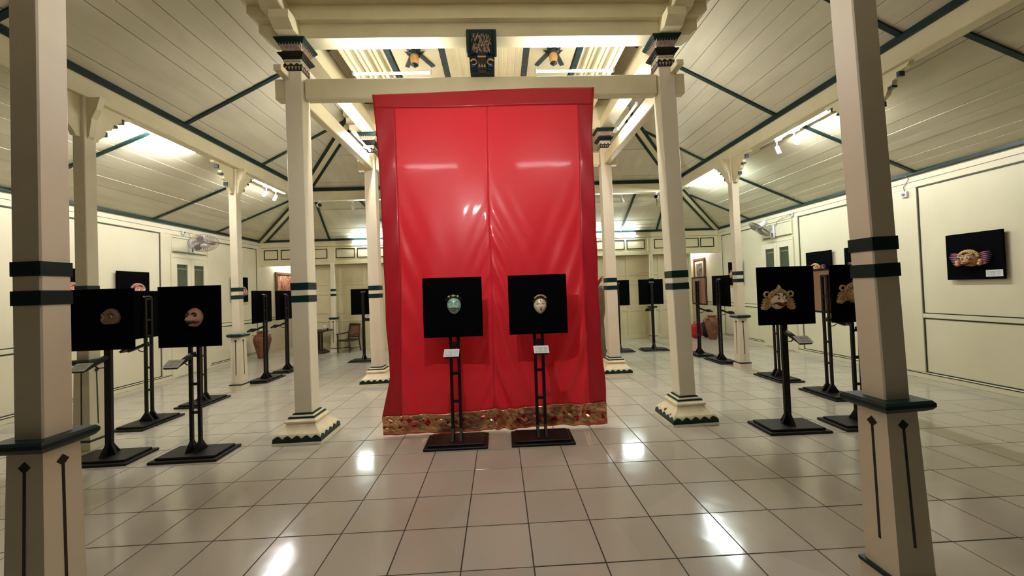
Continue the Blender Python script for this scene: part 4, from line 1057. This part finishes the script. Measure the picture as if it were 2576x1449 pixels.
c = pt(0, 0.46, 0.0015); MB().poly([(c[0], c[1], c[2]-0.012), (c[0]+0.005, c[1], c[2]), (c[0], c[1], c[2]+0.013), (c[0]-0.005, c[1], c[2]), (c[0], c[1]-0.003, c[2]), (c[0], c[1]+0.004, c[2])], [(0,1,4),(1,2,4),(2,3,4),(3,0,4),(1,0,5),(2,1,5),(3,2,5),(0,3,5)]).build('forehead_mark', 'paint_red', t)
cr = MB().tube([(0.070*math.cos(a), -0.030-0.020*math.sin(a), 0.020+0.066*math.sin(a)) for a in [PI*k/18 for k in range(19)]], 0.011, 8, [0.5+0.7*math.sin(PI*k/18) for k in range(19)]).build('crown_band', 'paint_black', t, True)
q = MB()
for k in range(9):
    a = PI*(0.22+0.56*k/8); q.ball((0.068*math.cos(a), -0.046-0.016*math.sin(a), 0.030+0.070*math.sin(a)), (0.0095, 0.006, 0.0085), 8, 6)
q.build('crown_crest', 'gold_paint', cr, True)
for s in (-1, 1): MB().ball((s*0.069, -0.030, 0.040), (0.0065, 0.011, 0.012), 8, 6).build('ear_knob', 'gold_paint', cr, True)

# dark bronze half mask
OG = [(0, -0.05, 0.16, 0.26, 0.010), (0, -0.28, 0.34, 0.16, 0.026), (-0.22, -0.32, 0.12, 0.10, 0.008), (0.22, -0.32, 0.12, 0.10, 0.008), (-0.42, 0.12, 0.22, 0.14, -0.008), (0.42, 0.12, 0.22, 0.14, -0.008),
      (-0.42, 0.36, 0.34, 0.10, 0.008), (0.42, 0.36, 0.34, 0.10, 0.008), (0, -0.55, 0.42, 0.16, 0.016), (-0.52, -0.25, 0.22, 0.22, 0.010), (0.52, -0.25, 0.22, 0.22, 0.010), (0, 0.36, 0.10, 0.14, -0.004)]
t, pt, w_, h_ = mask('dance_mask', 'dark bronze half mask with bulging eyes', 'masks on stands', 0.168, 0.185, 0.060, 'face_bronze', OG, chin=0.10, cut=-0.62)
mb_ = t
eyes(t, pt, 0.42, 0.10, 0.016, 0.013, white='gold_paint', bulge=0.012)
for s in (-1, 1):
    line(t, pt, [(s*0.12, 0.30), (s*0.35, 0.46), (s*0.62, 0.40), (s*0.78, 0.22)], 0.005, 'eyebrow', 'paint_black', mid, 0.0005)
    line(t, pt, [(s*0.22, -0.10), (s*0.50, -0.14), (s*0.74, -0.02)], 0.003, 'cheek_wrinkle', 'face_bronze', mid, 0.001)
line(t, pt, [(-0.62, -0.58), (-0.3, -0.50), (0, -0.47), (0.3, -0.50), (0.62, -0.58)], 0.006, 'lip', 'face_bronze', mid, 0.001)

# big nosed moustached mask
BN = [(0, 0.02, 0.16, 0.24, 0.020), (0, -0.15, 0.30, 0.24, 0.050), (-0.22, -0.22, 0.12, 0.10, 0.020), (0.22, -0.22, 0.12, 0.10, 0.020), (-0.42, 0.16, 0.22, 0.12, -0.014), (0.42, 0.16, 0.22, 0.12, -0.014),
      (-0.40, 0.36, 0.34, 0.10, 0.006), (0.40, 0.36, 0.34, 0.10, 0.006), (0, -0.72, 0.34, 0.16, 0.012), (-0.55, -0.2, 0.22, 0.25, 0.008), (0.55, -0.2, 0.22, 0.25, 0.008)]
t, pt, w_, h_ = mask('dance_mask', 'brown skinned mask with bulbous nose, thick brows and moustache', 'masks on stands', 0.160, 0.186, 0.062, 'face_skin', BN, chin=0.16)
mn = t
for s in (-1, 1):
    line(t, pt, [(s*0.10, 0.36), (s*0.35, 0.46), (s*0.68, 0.36)], 0.0115, 'eyebrow', 'paint_black', mid, 0.001)
    line(t, pt, [(s*0.02, -0.44), (s*0.28, -0.44), (s*0.54, -0.52), (s*0.74, -0.46)], 0.019, 'moustache', 'paint_black', lambda q: 1-0.65*q, 0.002)
    c = pt(s*0.40, 0.16, 0.001); MB().ball(c, (0.018, 0.007, 0.011), 10, 6).build('eye_hole', 'paint_black', t, True)
line(t, pt, [(-0.32, -0.72), (0, -0.75), (0.32, -0.72)], 0.012, 'lip', 'bud_orange', mid, 0.003)

# gold winged crown for large masks
def gold_head(t, mat='gold_paint', s0=1.0, wing=True):
    q = MB()
    for k in range(15):
        a = PI*(0.06+0.88*k/14); q.ball((0.098*s0*math.cos(a), -0.030, (0.012+0.088*math.sin(a))*s0), (0.016*s0, 0.016, 0.015*s0), 8, 6)
    for k in range(11):
        a = PI*(0.15+0.70*k/10); q.ball((0.083*s0*math.cos(a), -0.050, (0.012+0.078*math.sin(a))*s0), (0.011*s0, 0.010, 0.011*s0), 8, 6)
    cr_ = q.build('crown', mat, t, True)
    cj = MB().ball((0, -0.045, 0.118*s0), (0.013*s0, 0.012, 0.022*s0), 10, 8).build('crown_jewel', 'face_cream', cr_, True)
    MB().lathe(0, -0.036, [(0.028*s0, 0.092*s0), (0.024*s0, 0.115*s0), (0.012*s0, 0.142*s0), (0.003, 0.155*s0)], 10).build('crown_tip', mat, cr_, True)
    for s in (-1, 1):
        # ring shaped ear disc
        n = 18; rr = 0.026*s0; cx, cz = s*0.122*s0, 0.058*s0
        MB().tube([(cx+rr*math.cos(2*PI*k/n), -0.03, cz+rr*math.sin(2*PI*k/n)) for k in range(n+1)], 0.010*s0, 8).build('ear_disc', mat, cr_, True)
        if wing:
            pts = [(0.085, 0.035), (0.125, 0.022), (0.160, 0.006), (0.146, -0.004), (0.168, -0.022), (0.150, -0.030), (0.176, -0.046), (0.158, -0.052), (0.180, -0.072), (0.168, -0.096), (0.128, -0.102), (0.100, -0.085), (0.080, -0.04)]
            wq = MB().prism([(s*a*s0, b_*s0) for a, b_ in pts], 1, -0.022, -0.008).build('wing', mat, cr_)
            for k in range(4): MB().tube([(s*(0.098+0.004*k)*s0, -0.024, (0.018-0.026*k)*s0), (s*(0.150+0.006*k)*s0, -0.026, (0.0-0.026*k)*s0)], 0.0055*s0, 6).build('wing_rib', mat, wq, True)
            MB().ball((s*0.100*s0, -0.035, -0.062*s0), (0.012*s0, 0.014, 0.018*s0), 8, 6).build('ear_drop', 'gold', cr_, True)
    return cr_
t, pt, w_, h_ = mask('dance_mask', 'pale goggle eyed mask with gold winged crown and open red mouth', 'masks on stands', 0.176, 0.196, 0.075, 'face_pale',
    [(0, -0.02, 0.14, 0.25, 0.010), (0, -0.16, 0.22, 0.12, 0.030), (-0.40, 0.16, 0.24, 0.14, -0.006), (0.40, 0.16, 0.24, 0.14, -0.006), (0, -0.62, 0.36, 0.14, 0.014), (-0.5, -0.15, 0.25, 0.2, 0.008), (0.5, -0.15, 0.25, 0.2, 0.008)], chin=0.10)
mp_ = t
eyes(t, pt, 0.40, 0.18, 0.0165, 0.0165, bulge=0.014, look=0.1)
for s in (-1, 1):
    line(t, pt, [(s*0.14, 0.34), (s*0.34, 0.56), (s*0.62, 0.55), (s*0.84, 0.30)], 0.0075, 'eyebrow', 'paint_black', mid, 0.001)
    line(t, pt, [(s*0.10, -0.34), (s*0.36, -0.28), (s*0.62, -0.34), (s*0.78, -0.46)], 0.009, 'moustache', 'paint_black', mid, 0.002)
line(t, pt, [(-0.50, -0.44), (-0.2, -0.40), (0, -0.40), (0.2, -0.40), (0.50, -0.44)], 0.007, 'lip', 'paint_red', mid, 0.004)
line(t, pt, [(-0.50, -0.47), (-0.2, -0.60), (0, -0.63), (0.2, -0.60), (0.50, -0.47)], 0.007, 'lip', 'paint_red', mid, 0.004)
line(t, pt, [(-0.42, -0.46), (0, -0.51), (0.42, -0.46)], 0.009, 'mouth', 'paint_black', mid, 0.0)
gold_head(t, 'gold_paint')

t, pt, w_, h_ = mask('dance_mask', 'tan mask with gold wings, mostly hidden by the right nearest column', 'masks on stands', 0.176, 0.196, 0.07, 'face_tan', OG, chin=0.10)
m17 = t
eyes(t, pt, 0.40, 0.14, 0.015, 0.015, bulge=0.012)
line(t, pt, [(-0.45, -0.58), (0, -0.66), (0.45, -0.58)], 0.007, 'lip', 'paint_red', mid, 0.003)
gold_head(t, 'gold_paint')

def hang(m_, st_, dx, z):
    """put a mask on the velvet of a stand"""
    rz = st_.rotation_euler.z; lx, ly = dx, -0.0625
    m_.location = (st_.location.x+lx*math.cos(rz)-ly*math.sin(rz), st_.location.y+lx*math.sin(rz)+ly*math.cos(rz), z); m_.rotation_euler = (0, 0, rz)
hang(mg, S[1], 0.015, 1.390); hang(mc, S[2], 0.022, 1.362); hang(mb_, S[3], 0.095, 1.385); hang(mn, S[4], 0.055, 1.360); hang(mp_, S[10], -0.10, 1.330); hang(m17, S[17], -0.075, 1.370)

# wall boards with masks
def wall_board(side, y0, y1, label, zz=(1.455, 2.075), card=None):
    L = side == 'left'; x_ = (XL if L else XR); s = 1 if L else -1
    t = thing('wall_board', label, 'display board', (x_+s*0.024, (y0+y1)/2, zz[0]), PI/2 if L else -PI/2, 'black boards on the walls')
    wd = (y1-y0)/2
    MB().box(-wd, wd, -0.036, -0.012, 0, zz[1]-zz[0], 0.003).build('board_face', 'velvet', t)
    MB().box(-wd*0.8, wd*0.8, -0.012, 0.0, 0.08, zz[1]-zz[0]-0.08).build('hanging_cleat', 'dark_wood', t)
    if card: 
        c_ = MB().box(-0.085, 0.085, -0.043, 0.043, 0, 0.003).build('label_card', 'label_card', t, label='white printed label card'); c_.location = (card[0], -0.0365, card[1]); c_.rotation_euler = (PI/2, 0, 0)
    return t
def on_wall(m_, board, dx, dz):
    rz = board.rotation_euler.z; lx, ly = dx, -0.0365
    m_.location = (board.location.x+lx*math.cos(rz)-ly*math.sin(rz), board.location.y+lx*math.sin(rz)+ly*math.cos(rz), board.location.z+dz); m_.rotation_euler = (0, 0, rz)
wb = {}
wb['r1'] = wall_board('right', 4.58, 5.20, 'black board with red and blue winged mask and white label', card=(0.21, 0.075))
wb['r2'] = wall_board('right', 6.20, 6.80, 'black wall board peeking out left of the right nearest column')
wb['r3'] = wall_board('right', 7.08, 7.68, 'black wall board with gilded mask behind the gold crowned stand')
wb['r4'] = wall_board('right', 9.77, 10.37, 'black wall board behind the slim right column')
wb['l1'] = wall_board('left', 5.90, 6.50, 'black wall board peeking out behind the left column')
wb['l2'] = wall_board('left', 6.81, 7.42, 'black wall board with pink mask above the bronze mask stand')
wb['l3'] = wall_board('left', 9.64, 10.24, 'black wall board behind the slim left column')

def ogre(label, facem, wings=None, s0=1.0):
    t, pt, w_, h_ = mask('wall_mask', label, 'masks on the walls', 0.20*s0, 0.20*s0, 0.085*s0, facem, OG + [(-0.42, 0.14, 0.18, 0.14, 0.03), (0.42, 0.14, 0.18, 0.14, 0.03), (0, -0.48, 0.5, 0.18, 0.03)], chin=0.06)
    eyes(t, pt, 0.42, 0.14, 0.018*s0, 0.018*s0, bulge=0.014)
    for s in (-1, 1):
        line(t, pt, [(s*0.12, 0.36), (s*0.35, 0.52), (s*0.62, 0.46), (s*0.80, 0.26)], 0.011*s0, 'eyebrow', facem, mid, 0.004)
        line(t, pt, [(s*0.10, -0.10), (s*0.42, -0.16), (s*0.74, 0.0)], 0.008*s0, 'cheek_fold', facem, mid, 0.003)
        c = pt(s*0.38, -0.60, 0.006); MB().lathe(c[0], c[1], [(0.007*s0, c[2]-0.012*s0), (0.006*s0, c[2]), (0.001, c[2]+0.026*s0)], 8).build('fang', 'paint_white', t, True)
    line(t, pt, [(-0.62, -0.52), (-0.3, -0.44), (0, -0.42), (0.3, -0.44), (0.62, -0.52)], 0.010*s0, 'lip', 'paint_red', mid, 0.003)
    line(t, pt, [(-0.60, -0.58), (-0.3, -0.74), (0, -0.78), (0.3, -0.74), (0.60, -0.58)], 0.010*s0, 'lip', 'paint_red', mid, 0.004)
    line(t, pt, [(-0.50, -0.55), (0, -0.60), (0.50, -0.55)], 0.015*s0, 'mouth', 'paint_black', mid, 0.0)
    MB().tube([pt(-0.36+0.09*k, -0.50, 0.008) for k in range(9)], 0.006*s0, 6).build('teeth', 'paint_white', t, True)
    q = MB()
    for k in range(11):
        a = PI*(0.05+0.90*k/10); q.ball((0.105*s0*math.cos(a), -0.045, (0.025+0.085*math.sin(a))*s0), (0.020*s0, 0.024, 0.019*s0), 8, 6)
    for k in range(7):
        a = PI*(0.2+0.6*k/6); q.ball((0.075*s0*math.cos(a), -0.075, (0.03+0.07*math.sin(a))*s0), (0.017*s0, 0.014, 0.014*s0), 8, 6)
    cr_ = q.build('crown', 'gold_paint' if wings else facem, t, True)
    for s in (-1, 1):
        MB().ball((s*0.125*s0, -0.04, -0.035*s0), (0.024*s0, 0.030, 0.034*s0), 10, 8).build('ear', 'gold_paint' if wings else facem, t, True)
        if wings:
            for k in range(7):
                z_ = (0.075-0.024*k)*s0; ln = (0.235-0.010*abs(k-2))*s0
                MB().tube([(s*0.10*s0, -0.022, z_-0.01), (s*0.16*s0, -0.030, z_+0.004), (s*ln, -0.024, z_+0.012)], 0.0105*s0, 6, [0.8, 1.1, 0.3]).build('feather', ('paint_pink', 'paint_blue')[k % 2], cr_, True)
            MB().ball((s*0.12*s0, -0.05, -0.068*s0), (0.026*s0, 0.030, 0.024*s0), 8, 6).build('jowl', 'gold', t, True)
    return t
mw = ogre('carved mask with pink and blue feather wings on the right wall', 'face_tan', True, 1.0); on_wall(mw, wb['r1'], -0.02, 0.27)
mw = ogre('gilded mask with coloured feathers behind the gold crowned mask', 'face_tan', True, 0.95); on_wall(mw, wb['r3'], -0.02, 0.27)
mw = ogre('feathered mask on the black board cut off by the near column', 'face_tan', True, 0.95); on_wall(mw, wb['r2'], 0.0, 0.27)
mw = ogre('pinkish mask on the far right wall board', 'face_pink', None, 1.15); on_wall(mw, wb['r4'], 0.0, 0.27)
mw = ogre('pink knobbly mask on the left wall above the bronze mask', 'face_pink', None, 1.15); on_wall(mw, wb['l2'], 0.02, 0.27)
mw = ogre('pink mask on the far left wall board in profile', 'face_pink', None, 1.15); on_wall(mw, wb['l3'], 0.02, 0.24)
mw = ogre('pink mask hidden behind the left column', 'face_pink', None, 1.1); on_wall(mw, wb['l1'], -0.12, 0.27)

# ================================================================== WALL FANS, SOCKETS
def wall_fan(mount, s, centre, nrm, label):
    """mount on the wall, cage centre and the direction the fan blows to"""
    t = thing('wall_fan', label, 'fan', mount, 0, 'wall fans')
    c = Vector(centre)-Vector(mount); n = Vector(nrm).normalized()
    MB().box(-0.0, s*0.035, -0.06, 0.06, -0.17, 0.13, 0.012).build('wall_plate', 'white_plastic', t)
    MB().box(s*0.035, s*0.04, -0.02, 0.02, -0.15, -0.05, 0.003).build('control_label', 'blue_label', t)
    back = c - n*0.10
    MB().tube([(s*0.03, 0, 0.05), ((s*0.03+back.x)/2, back.y*0.5, 0.07), tuple(back-n*0.03)], 0.022, 8).build('arm', 'white_plastic', t, True)
    q = n.to_track_quat('Z', 'Y')
    def put(o): o.location = c; o.rotation_mode = 'QUATERNION'; o.rotation_quaternion = q; return o
    put(MB().lathe(0, 0, [(0.02, -0.23), (0.055, -0.21), (0.065, -0.12), (0.05, -0.06)], 16).build('motor', 'white_plastic', t, True))
    R_ = 0.255; g = MB()
    nn = 44
    for k in range(nn):
        a = 2*PI*k/nn; ca, sa = math.cos(a), math.sin(a)
        g.tube([(0.06*ca, 0.06*sa, 0.055), (0.16*ca, 0.16*sa, 0.05), (0.235*ca, 0.235*sa, 0.02), (R_*ca, R_*sa, -0.01), (0.22*ca, 0.22*sa, -0.05), (0.06*ca, 0.06*sa, -0.065)], 0.0030, 4)
    for rr, zz in ((R_, -0.01), (0.17, 0.05), (0.17, -0.058)): g.tube([(rr*math.cos(2*PI*k/32), rr*math.sin(2*PI*k/32), zz) for k in range(33)], 0.004 if rr == R_ else 0.0025, 5)
    cage = put(g.build('cage', 'wire_grey', t)); 
    put(MB().lathe(0, 0, [(0.005, 0.066), (0.062, 0.062), (0.062, 0.052), (0.005, 0.05)], 18).build('cage_badge', 'white_plastic', t, True))
    for k in range(3):
        a = 2*PI*k/3; m_ = MB(); pts = []
        for i in range(9):
            u = i/8; rr = 0.04+0.185*u; da = 0.75*math.sin(PI*min(1, u*0.75+0.18))
            pts.append((rr, a-da*0.55, a+da*0.55))
        vs = []; fs = []
        for rr, a0, a1 in pts: vs += [(rr*math.cos(a0), rr*math.sin(a0), -0.028), (rr*math.cos(a1), rr*math.sin(a1), 0.018)]
        n0 = len(vs); vs += [(x_, y_, z_+0.003) for x_, y_, z_ in vs]
        for i in range(8): fs += [(2*i, 2*i+1, 2*i+3, 2*i+2), (n0+2*i, n0+2*i+2, n0+2*i+3, n0+2*i+1), (2*i, 2*i+2, n0+2*i+2, n0+2*i), (2*i+1, n0+2*i+1, n0+2*i+3, 2*i+3)]
        fs += [(0, n0, n0+1, 1), (16, 17, n0+17, n0+16)]
        put(m_.poly(vs, fs).build('blade', 'grey_plastic', t))
    put(MB().lathe(0, 0, [(0.04, -0.04), (0.045, 0.02), (0.02, 0.04)], 14).build('hub', 'grey_plastic', t, True))
    return t
wall_fan((XL+0.035, 8.43, 2.70), 1, (-6.05, 8.22, 2.695), (0.42, -0.42, -0.80), 'grey caged wall fan above the left door')
wall_fan((XR-0.035, 8.60, 2.67), -1, (5.98, 8.66, 2.715), (-0.55, 0.30, -0.78), 'tilted wall fan above the right door')
def socket(loc, s, pts, label):
    t = thing('wall_socket', label, 'socket', loc, 0, 'wall sockets')
    MB().box(0, s*0.035, -0.04, 0.04, -0.045, 0.045, 0.006).build('socket_box', 'white_plastic', t)
    MB().tube([(s*0.035, 0, 0), (s*0.06, 0, 0)], 0.018, 10).build('plug', 'grey_plastic', t)
    MB().tube(pts, 0.005, 6).build('cord', 'grey_plastic', t, True)
    return t
socket((XL+0.028, 8.23, 2.935), 1, [(0.05, 0, 0), (0.03, 0.12, 0.01), (0.012, 0.19, -0.08), (0.012, 0.20, -0.18)], 'white socket with cord above the left wall fan')
socket((XR-0.028, 8.02, 2.925), -1, [(-0.05, 0, 0), (-0.02, 0.15, -0.01), (-0.012, 0.35, -0.03), (-0.012, 0.47, -0.08), (-0.012, 0.50, -0.18)], 'white socket with cord beside the right wall fan')
socket((XR-0.024, 5.72, 2.78), -1, [(-0.02, 0, 0.04), (-0.012, 0.02, 0.12), (-0.012, -0.06, 0.22), (-0.05, -0.05, 0.27)], 'grey socket with wire high beside the right nearest column')

# ================================================================== PAINTINGS IN THE PASSAGES
def painting(side, y0, y1, z0, z1, pic, label, mount=False):
    L = side == 'left'; x_ = XL if L else XR; s = 1 if L else -1
    t = thing('framed_painting', label, 'painting', (x_, (y0+y1)/2, z0), 0)
    hw = (y1-y0)/2; H_ = z1-z0; f_ = 0.075
    for nm, a in (('frame_bottom', (-hw, hw, 0, f_)), ('frame_top', (-hw, hw, H_-f_, H_)), ('frame_side', (-hw, -hw+f_, f_, H_-f_)), ('frame_side', (hw-f_, hw, f_, H_-f_))):
        MB().box(s*0.004, s*0.05, a[0], a[1], a[2], a[3], 0.008).build(nm, 'frame_wood', t)
    i_ = f_
    if mount:
        MB().box(s*0.004, s*0.024, -hw+f_, hw-f_, f_, H_-f_).build('passe_partout', 'mat_paper', t); i_ = f_+0.09
    MB().box(s*0.006, s*0.028, -hw+i_, hw-i_, i_, H_-i_).build('canvas', pic, t)
    return t
painting('left', 11.54, 12.50, 1.28, 2.28, 'picture_warm', 'large wood framed painting in red and cream in the left passage')
painting('right', 11.62, 12.30, 1.58, 2.32, 'picture_dark', 'wood framed dark picture with wide mount in the right passage', True)

# ================================================================== JARS, BAG, FURNITURE
def jar(x_, y_, sc, label):
    t = thing('clay_jar', label, 'jar', (x_, y_, 0), 0, 'clay jars')
    pr = [(0.095, 0.0), (0.10, 0.02), (0.12, 0.10), (0.165, 0.28), (0.195, 0.42), (0.198, 0.48), (0.175, 0.555), (0.12, 0.60), (0.105, 0.612), (0.11, 0.63), (0.135, 0.645), (0.135, 0.66), (0.10, 0.66), (0.09, 0.62)]
    b_ = MB().lathe(0, 0, [(r*sc, z*sc) for r, z in pr], 28).build('jar_body', 'terracotta', t, True)
    for a in range(4):
        an = a*PI/2+0.5; ca, sa = math.cos(an), math.sin(an)
        MB().tube([((0.165*ca)*sc-0.03*sa, (0.165*sa)*sc+0.03*ca, 0.565*sc), (0.205*ca*sc, 0.205*sa*sc, 0.575*sc), ((0.165*ca)*sc+0.03*sa, (0.165*sa)*sc-0.03*ca, 0.565*sc)], 0.011, 6).build('jar_lug', 'terracotta', t, True)
    g = MB()
    for i in range(10):
        u_ = i/9; an = -1.75+0.5*math.sin(i*1.3)*0.6; z_ = (0.22+0.20*u_)*sc; r_ = (0.15+0.05*u_)*sc
        g.ball((r_*math.cos(an), r_*math.sin(an), z_), (0.022, 0.022, 0.02), 6, 4)
    g.build('jar_relief', 'terracotta', b_, True)
    return t
jar(-6.10, 10.22, 1.03, 'tall terracotta jar by the left wall behind a black stand')
jar(5.77, 10.42, 0.99, 'terracotta jar with relief between two stands on the right')

bag = thing('travel_bag', 'red travel bag standing beside the right jar', 'bag', (5.48, 10.74, 0))
def rounded(hx, hy, h, n=10):
    g = MB(); vs = []; seg = 20; fs = []
    for k in range(n+1):
        v = k/n; sc = (1-(2*v-1)**4)**0.5 if 0 < v < 1 else 0.25
        for i in range(seg):
            a = 2*PI*i/seg; c_, s_ = math.cos(a), math.sin(a)
            vs.append((hx*sc*math.copysign(abs(c_)**0.6, c_), hy*sc*math.copysign(abs(s_)**0.6, s_), h*v))
    for k in range(n):
        for i in range(seg): j = (i+1) % seg; fs.append((k*seg+i, k*seg+j, (k+1)*seg+j, (k+1)*seg+i))
    fs += [tuple(range(seg))[::-1], tuple(n*seg+i for i in range(seg))]
    return g.poly(vs, fs)
rounded(0.165, 0.09, 0.42).build('bag_body', 'red_bag', bag, True)
MB().tube([(-0.05, 0, 0.40), (-0.04, 0, 0.46), (0.04, 0, 0.46), (0.05, 0, 0.40)], 0.008, 6).build('bag_handle', 'black_cloth', bag, True)
bp2 = thing('backpack', 'black backpack with straps squeezed between the red bag and the jar', 'bag', (5.86, 10.93, 0))
rounded(0.15, 0.10, 0.44).build('pack_body', 'black_cloth', bp2, True)
MB().tube([(-0.09, -0.08, 0.40), (-0.03, -0.10, 0.52), (0.05, -0.10, 0.50), (0.08, -0.08, 0.36)], 0.010, 6).build('strap', 'dark_wood', bp2, True)
MB().tube([(-0.12, -0.06, 0.36), (-0.10, -0.08, 0.50), (-0.02, -0.09, 0.49)], 0.009, 6).build('strap', 'dark_wood', bp2, True)

tbl = thing('side_table', 'dark wooden table with slatted pedestal at the far end', 'table', (-4.98, 10.72, 0))
MB().box(-0.42, 0.42, -0.22, 0.22, 0.59, 0.625, 0.006).build('table_top', 'dark_wood', tbl)
MB().prism([(-0.30, 0.0), (0.30, 0.0), (0.27, 0.03), (0.16, 0.09), (-0.16, 0.09), (-0.27, 0.03)], 1, -0.16, 0.16).build('table_foot', 'dark_wood', tbl)
for k in range(5): MB().box(-0.15+0.075*k-0.012, -0.15+0.075*k+0.012, -0.05, 0.05, 0.09, 0.555, 0.003).build('table_slat', 'dark_wood', tbl)
MB().box(-0.19, 0.19, -0.12, 0.12, 0.545, 0.59, 0.004).build('table_head', 'dark_wood', tbl)
cup = tag(MB().lathe(-4.72, 10.66, [(0.028, 0.626), (0.032, 0.70), (0.036, 0.735), (0.031, 0.735), (0.027, 0.64)], 16).build('white_cup', 'cup_white', None, True), 'small white cup on the dark table', 'cup')
cup2 = tag(MB().lathe(-4.66, 10.70, [(0.02, 0.626), (0.024, 0.66), (0.026, 0.668), (0.022, 0.668), (0.018, 0.64)], 14).build('small_cup', 'dark_wood', None, True), 'low brown cup beside the white cup', 'cup')

ch = thing('cane_armchair', 'dark wooden armchair with cane back against the rear wall', 'chair', (-4.14, 10.80, 0), -0.38)
MB().box(-0.21, 0.21, -0.21, 0.19, 0.30, 0.335, 0.006).build('seat', 'dark_wood', ch)
for sx in (-1, 1):
    MB().tube([(sx*0.195, -0.195, 0), (sx*0.195, -0.195, 0.30), (sx*0.20, -0.195, 0.48)], 0.017, 8).build('leg', 'dark_wood', ch)
    MB().tube([(sx*0.18, 0.25, 0), (sx*0.18, 0.185, 0.30), (sx*0.175, 0.20, 0.52), (sx*0.17, 0.25, 0.735)], 0.018, 8).build('leg', 'dark_wood', ch)
    MB().tube([(sx*0.215, -0.22, 0.485), (sx*0.215, 0.0, 0.49), (sx*0.19, 0.20, 0.50)], 0.016, 8).build('armrest', 'dark_wood', ch, True)
    MB().tube([(sx*0.195, -0.195, 0.10), (sx*0.185, 0.22, 0.10)], 0.010, 6).build('stretcher', 'dark_wood', ch)
MB().tube([(-0.19, 0.0, 0.10), (0.19, 0.0, 0.10)], 0.010, 6).build('stretcher', 'dark_wood', ch)
MB().slab((-0.15, 0.205, 0.40), (0.15, 0.205, 0.40), (0.15, 0.25, 0.69), (-0.15, 0.25, 0.69), 0.008).build('cane_back', 'cane', ch)
MB().box(-0.185, 0.185, 0.235, 0.27, 0.685, 0.745, 0.008).build('back_rail', 'dark_wood', ch); MB().box(-0.17, 0.17, 0.19, 0.215, 0.37, 0.40, 0.004).build('back_rail', 'dark_wood', ch)

wbd = thing('standing_board', 'brown wooden board standing in the left passage opening', 'board', (-5.62, 10.98, 0))
MB().box(-0.09, 0.09, -0.015, 0.015, 0.0, 0.82, 0.004).build('board_panel', 'frame_wood', wbd)
MB().box(-0.09, 0.09, -0.05, -0.015, 0.40, 0.43, 0.003).build('board_ledge', 'dark_wood', wbd)

def trunk(x_, y_, label, leafy):
    t = thing('wooden_sculpture', label, 'sculpture', (x_, y_, 0), 0, 'carved trunks behind the curtain')
    random.seed(int(abs(x_)*100)); vs = []; fs = []; seg = 22; n = 26
    for k in range(n+1):
        z_ = 1.54*k/n
        for i in range(seg):
            a = 2*PI*i/seg; r_ = 0.185+0.02*math.sin(z_*5+1)+0.018*math.sin(5*a+z_*3)+0.012*math.sin(9*a-z_*7)+random.uniform(-.004, .004)
            if k == 0: r_ += 0.03
            vs.append((r_*math.cos(a), r_*math.sin(a), z_))
    for k in range(n):
        for i in range(seg): j = (i+1) % seg; fs.append((k*seg+i, k*seg+j, (k+1)*seg+j, (k+1)*seg+i))
    fs += [tuple(range(seg))[::-1], tuple(n*seg+i for i in range(seg))]
    MB().poly(vs, fs).build('trunk', 'trunk_wood', t, True)
    MB().lathe(0, 0, [(0.22, 0), (0.23, 0.05), (0.21, 0.06)], 20).build('trunk_foot', 'dark_wood', t)
    for i in range(16):
        a = 2*PI*i/16+0.1; ln = random.uniform(0.10, 0.20)
        MB().tube([(0.08*math.cos(a), 0.08*math.sin(a), 1.53), (0.13*math.cos(a), 0.13*math.sin(a), 1.53+ln*0.6), (0.21*math.cos(a), 0.21*math.sin(a), 1.54+ln)], 0.02, 5, [1, 0.8, 0.15]).build('leaf', 'plant_green' if (leafy and i % 3 == 0) else 'plant_red', t)
    return t
trunk(1.80, 7.40, 'carved trunk with red leaf crown between the curtain and the rear right post', False)
trunk(-1.88, 7.44, 'carved trunk with red and green leaves between the curtain and the rear left post', True)
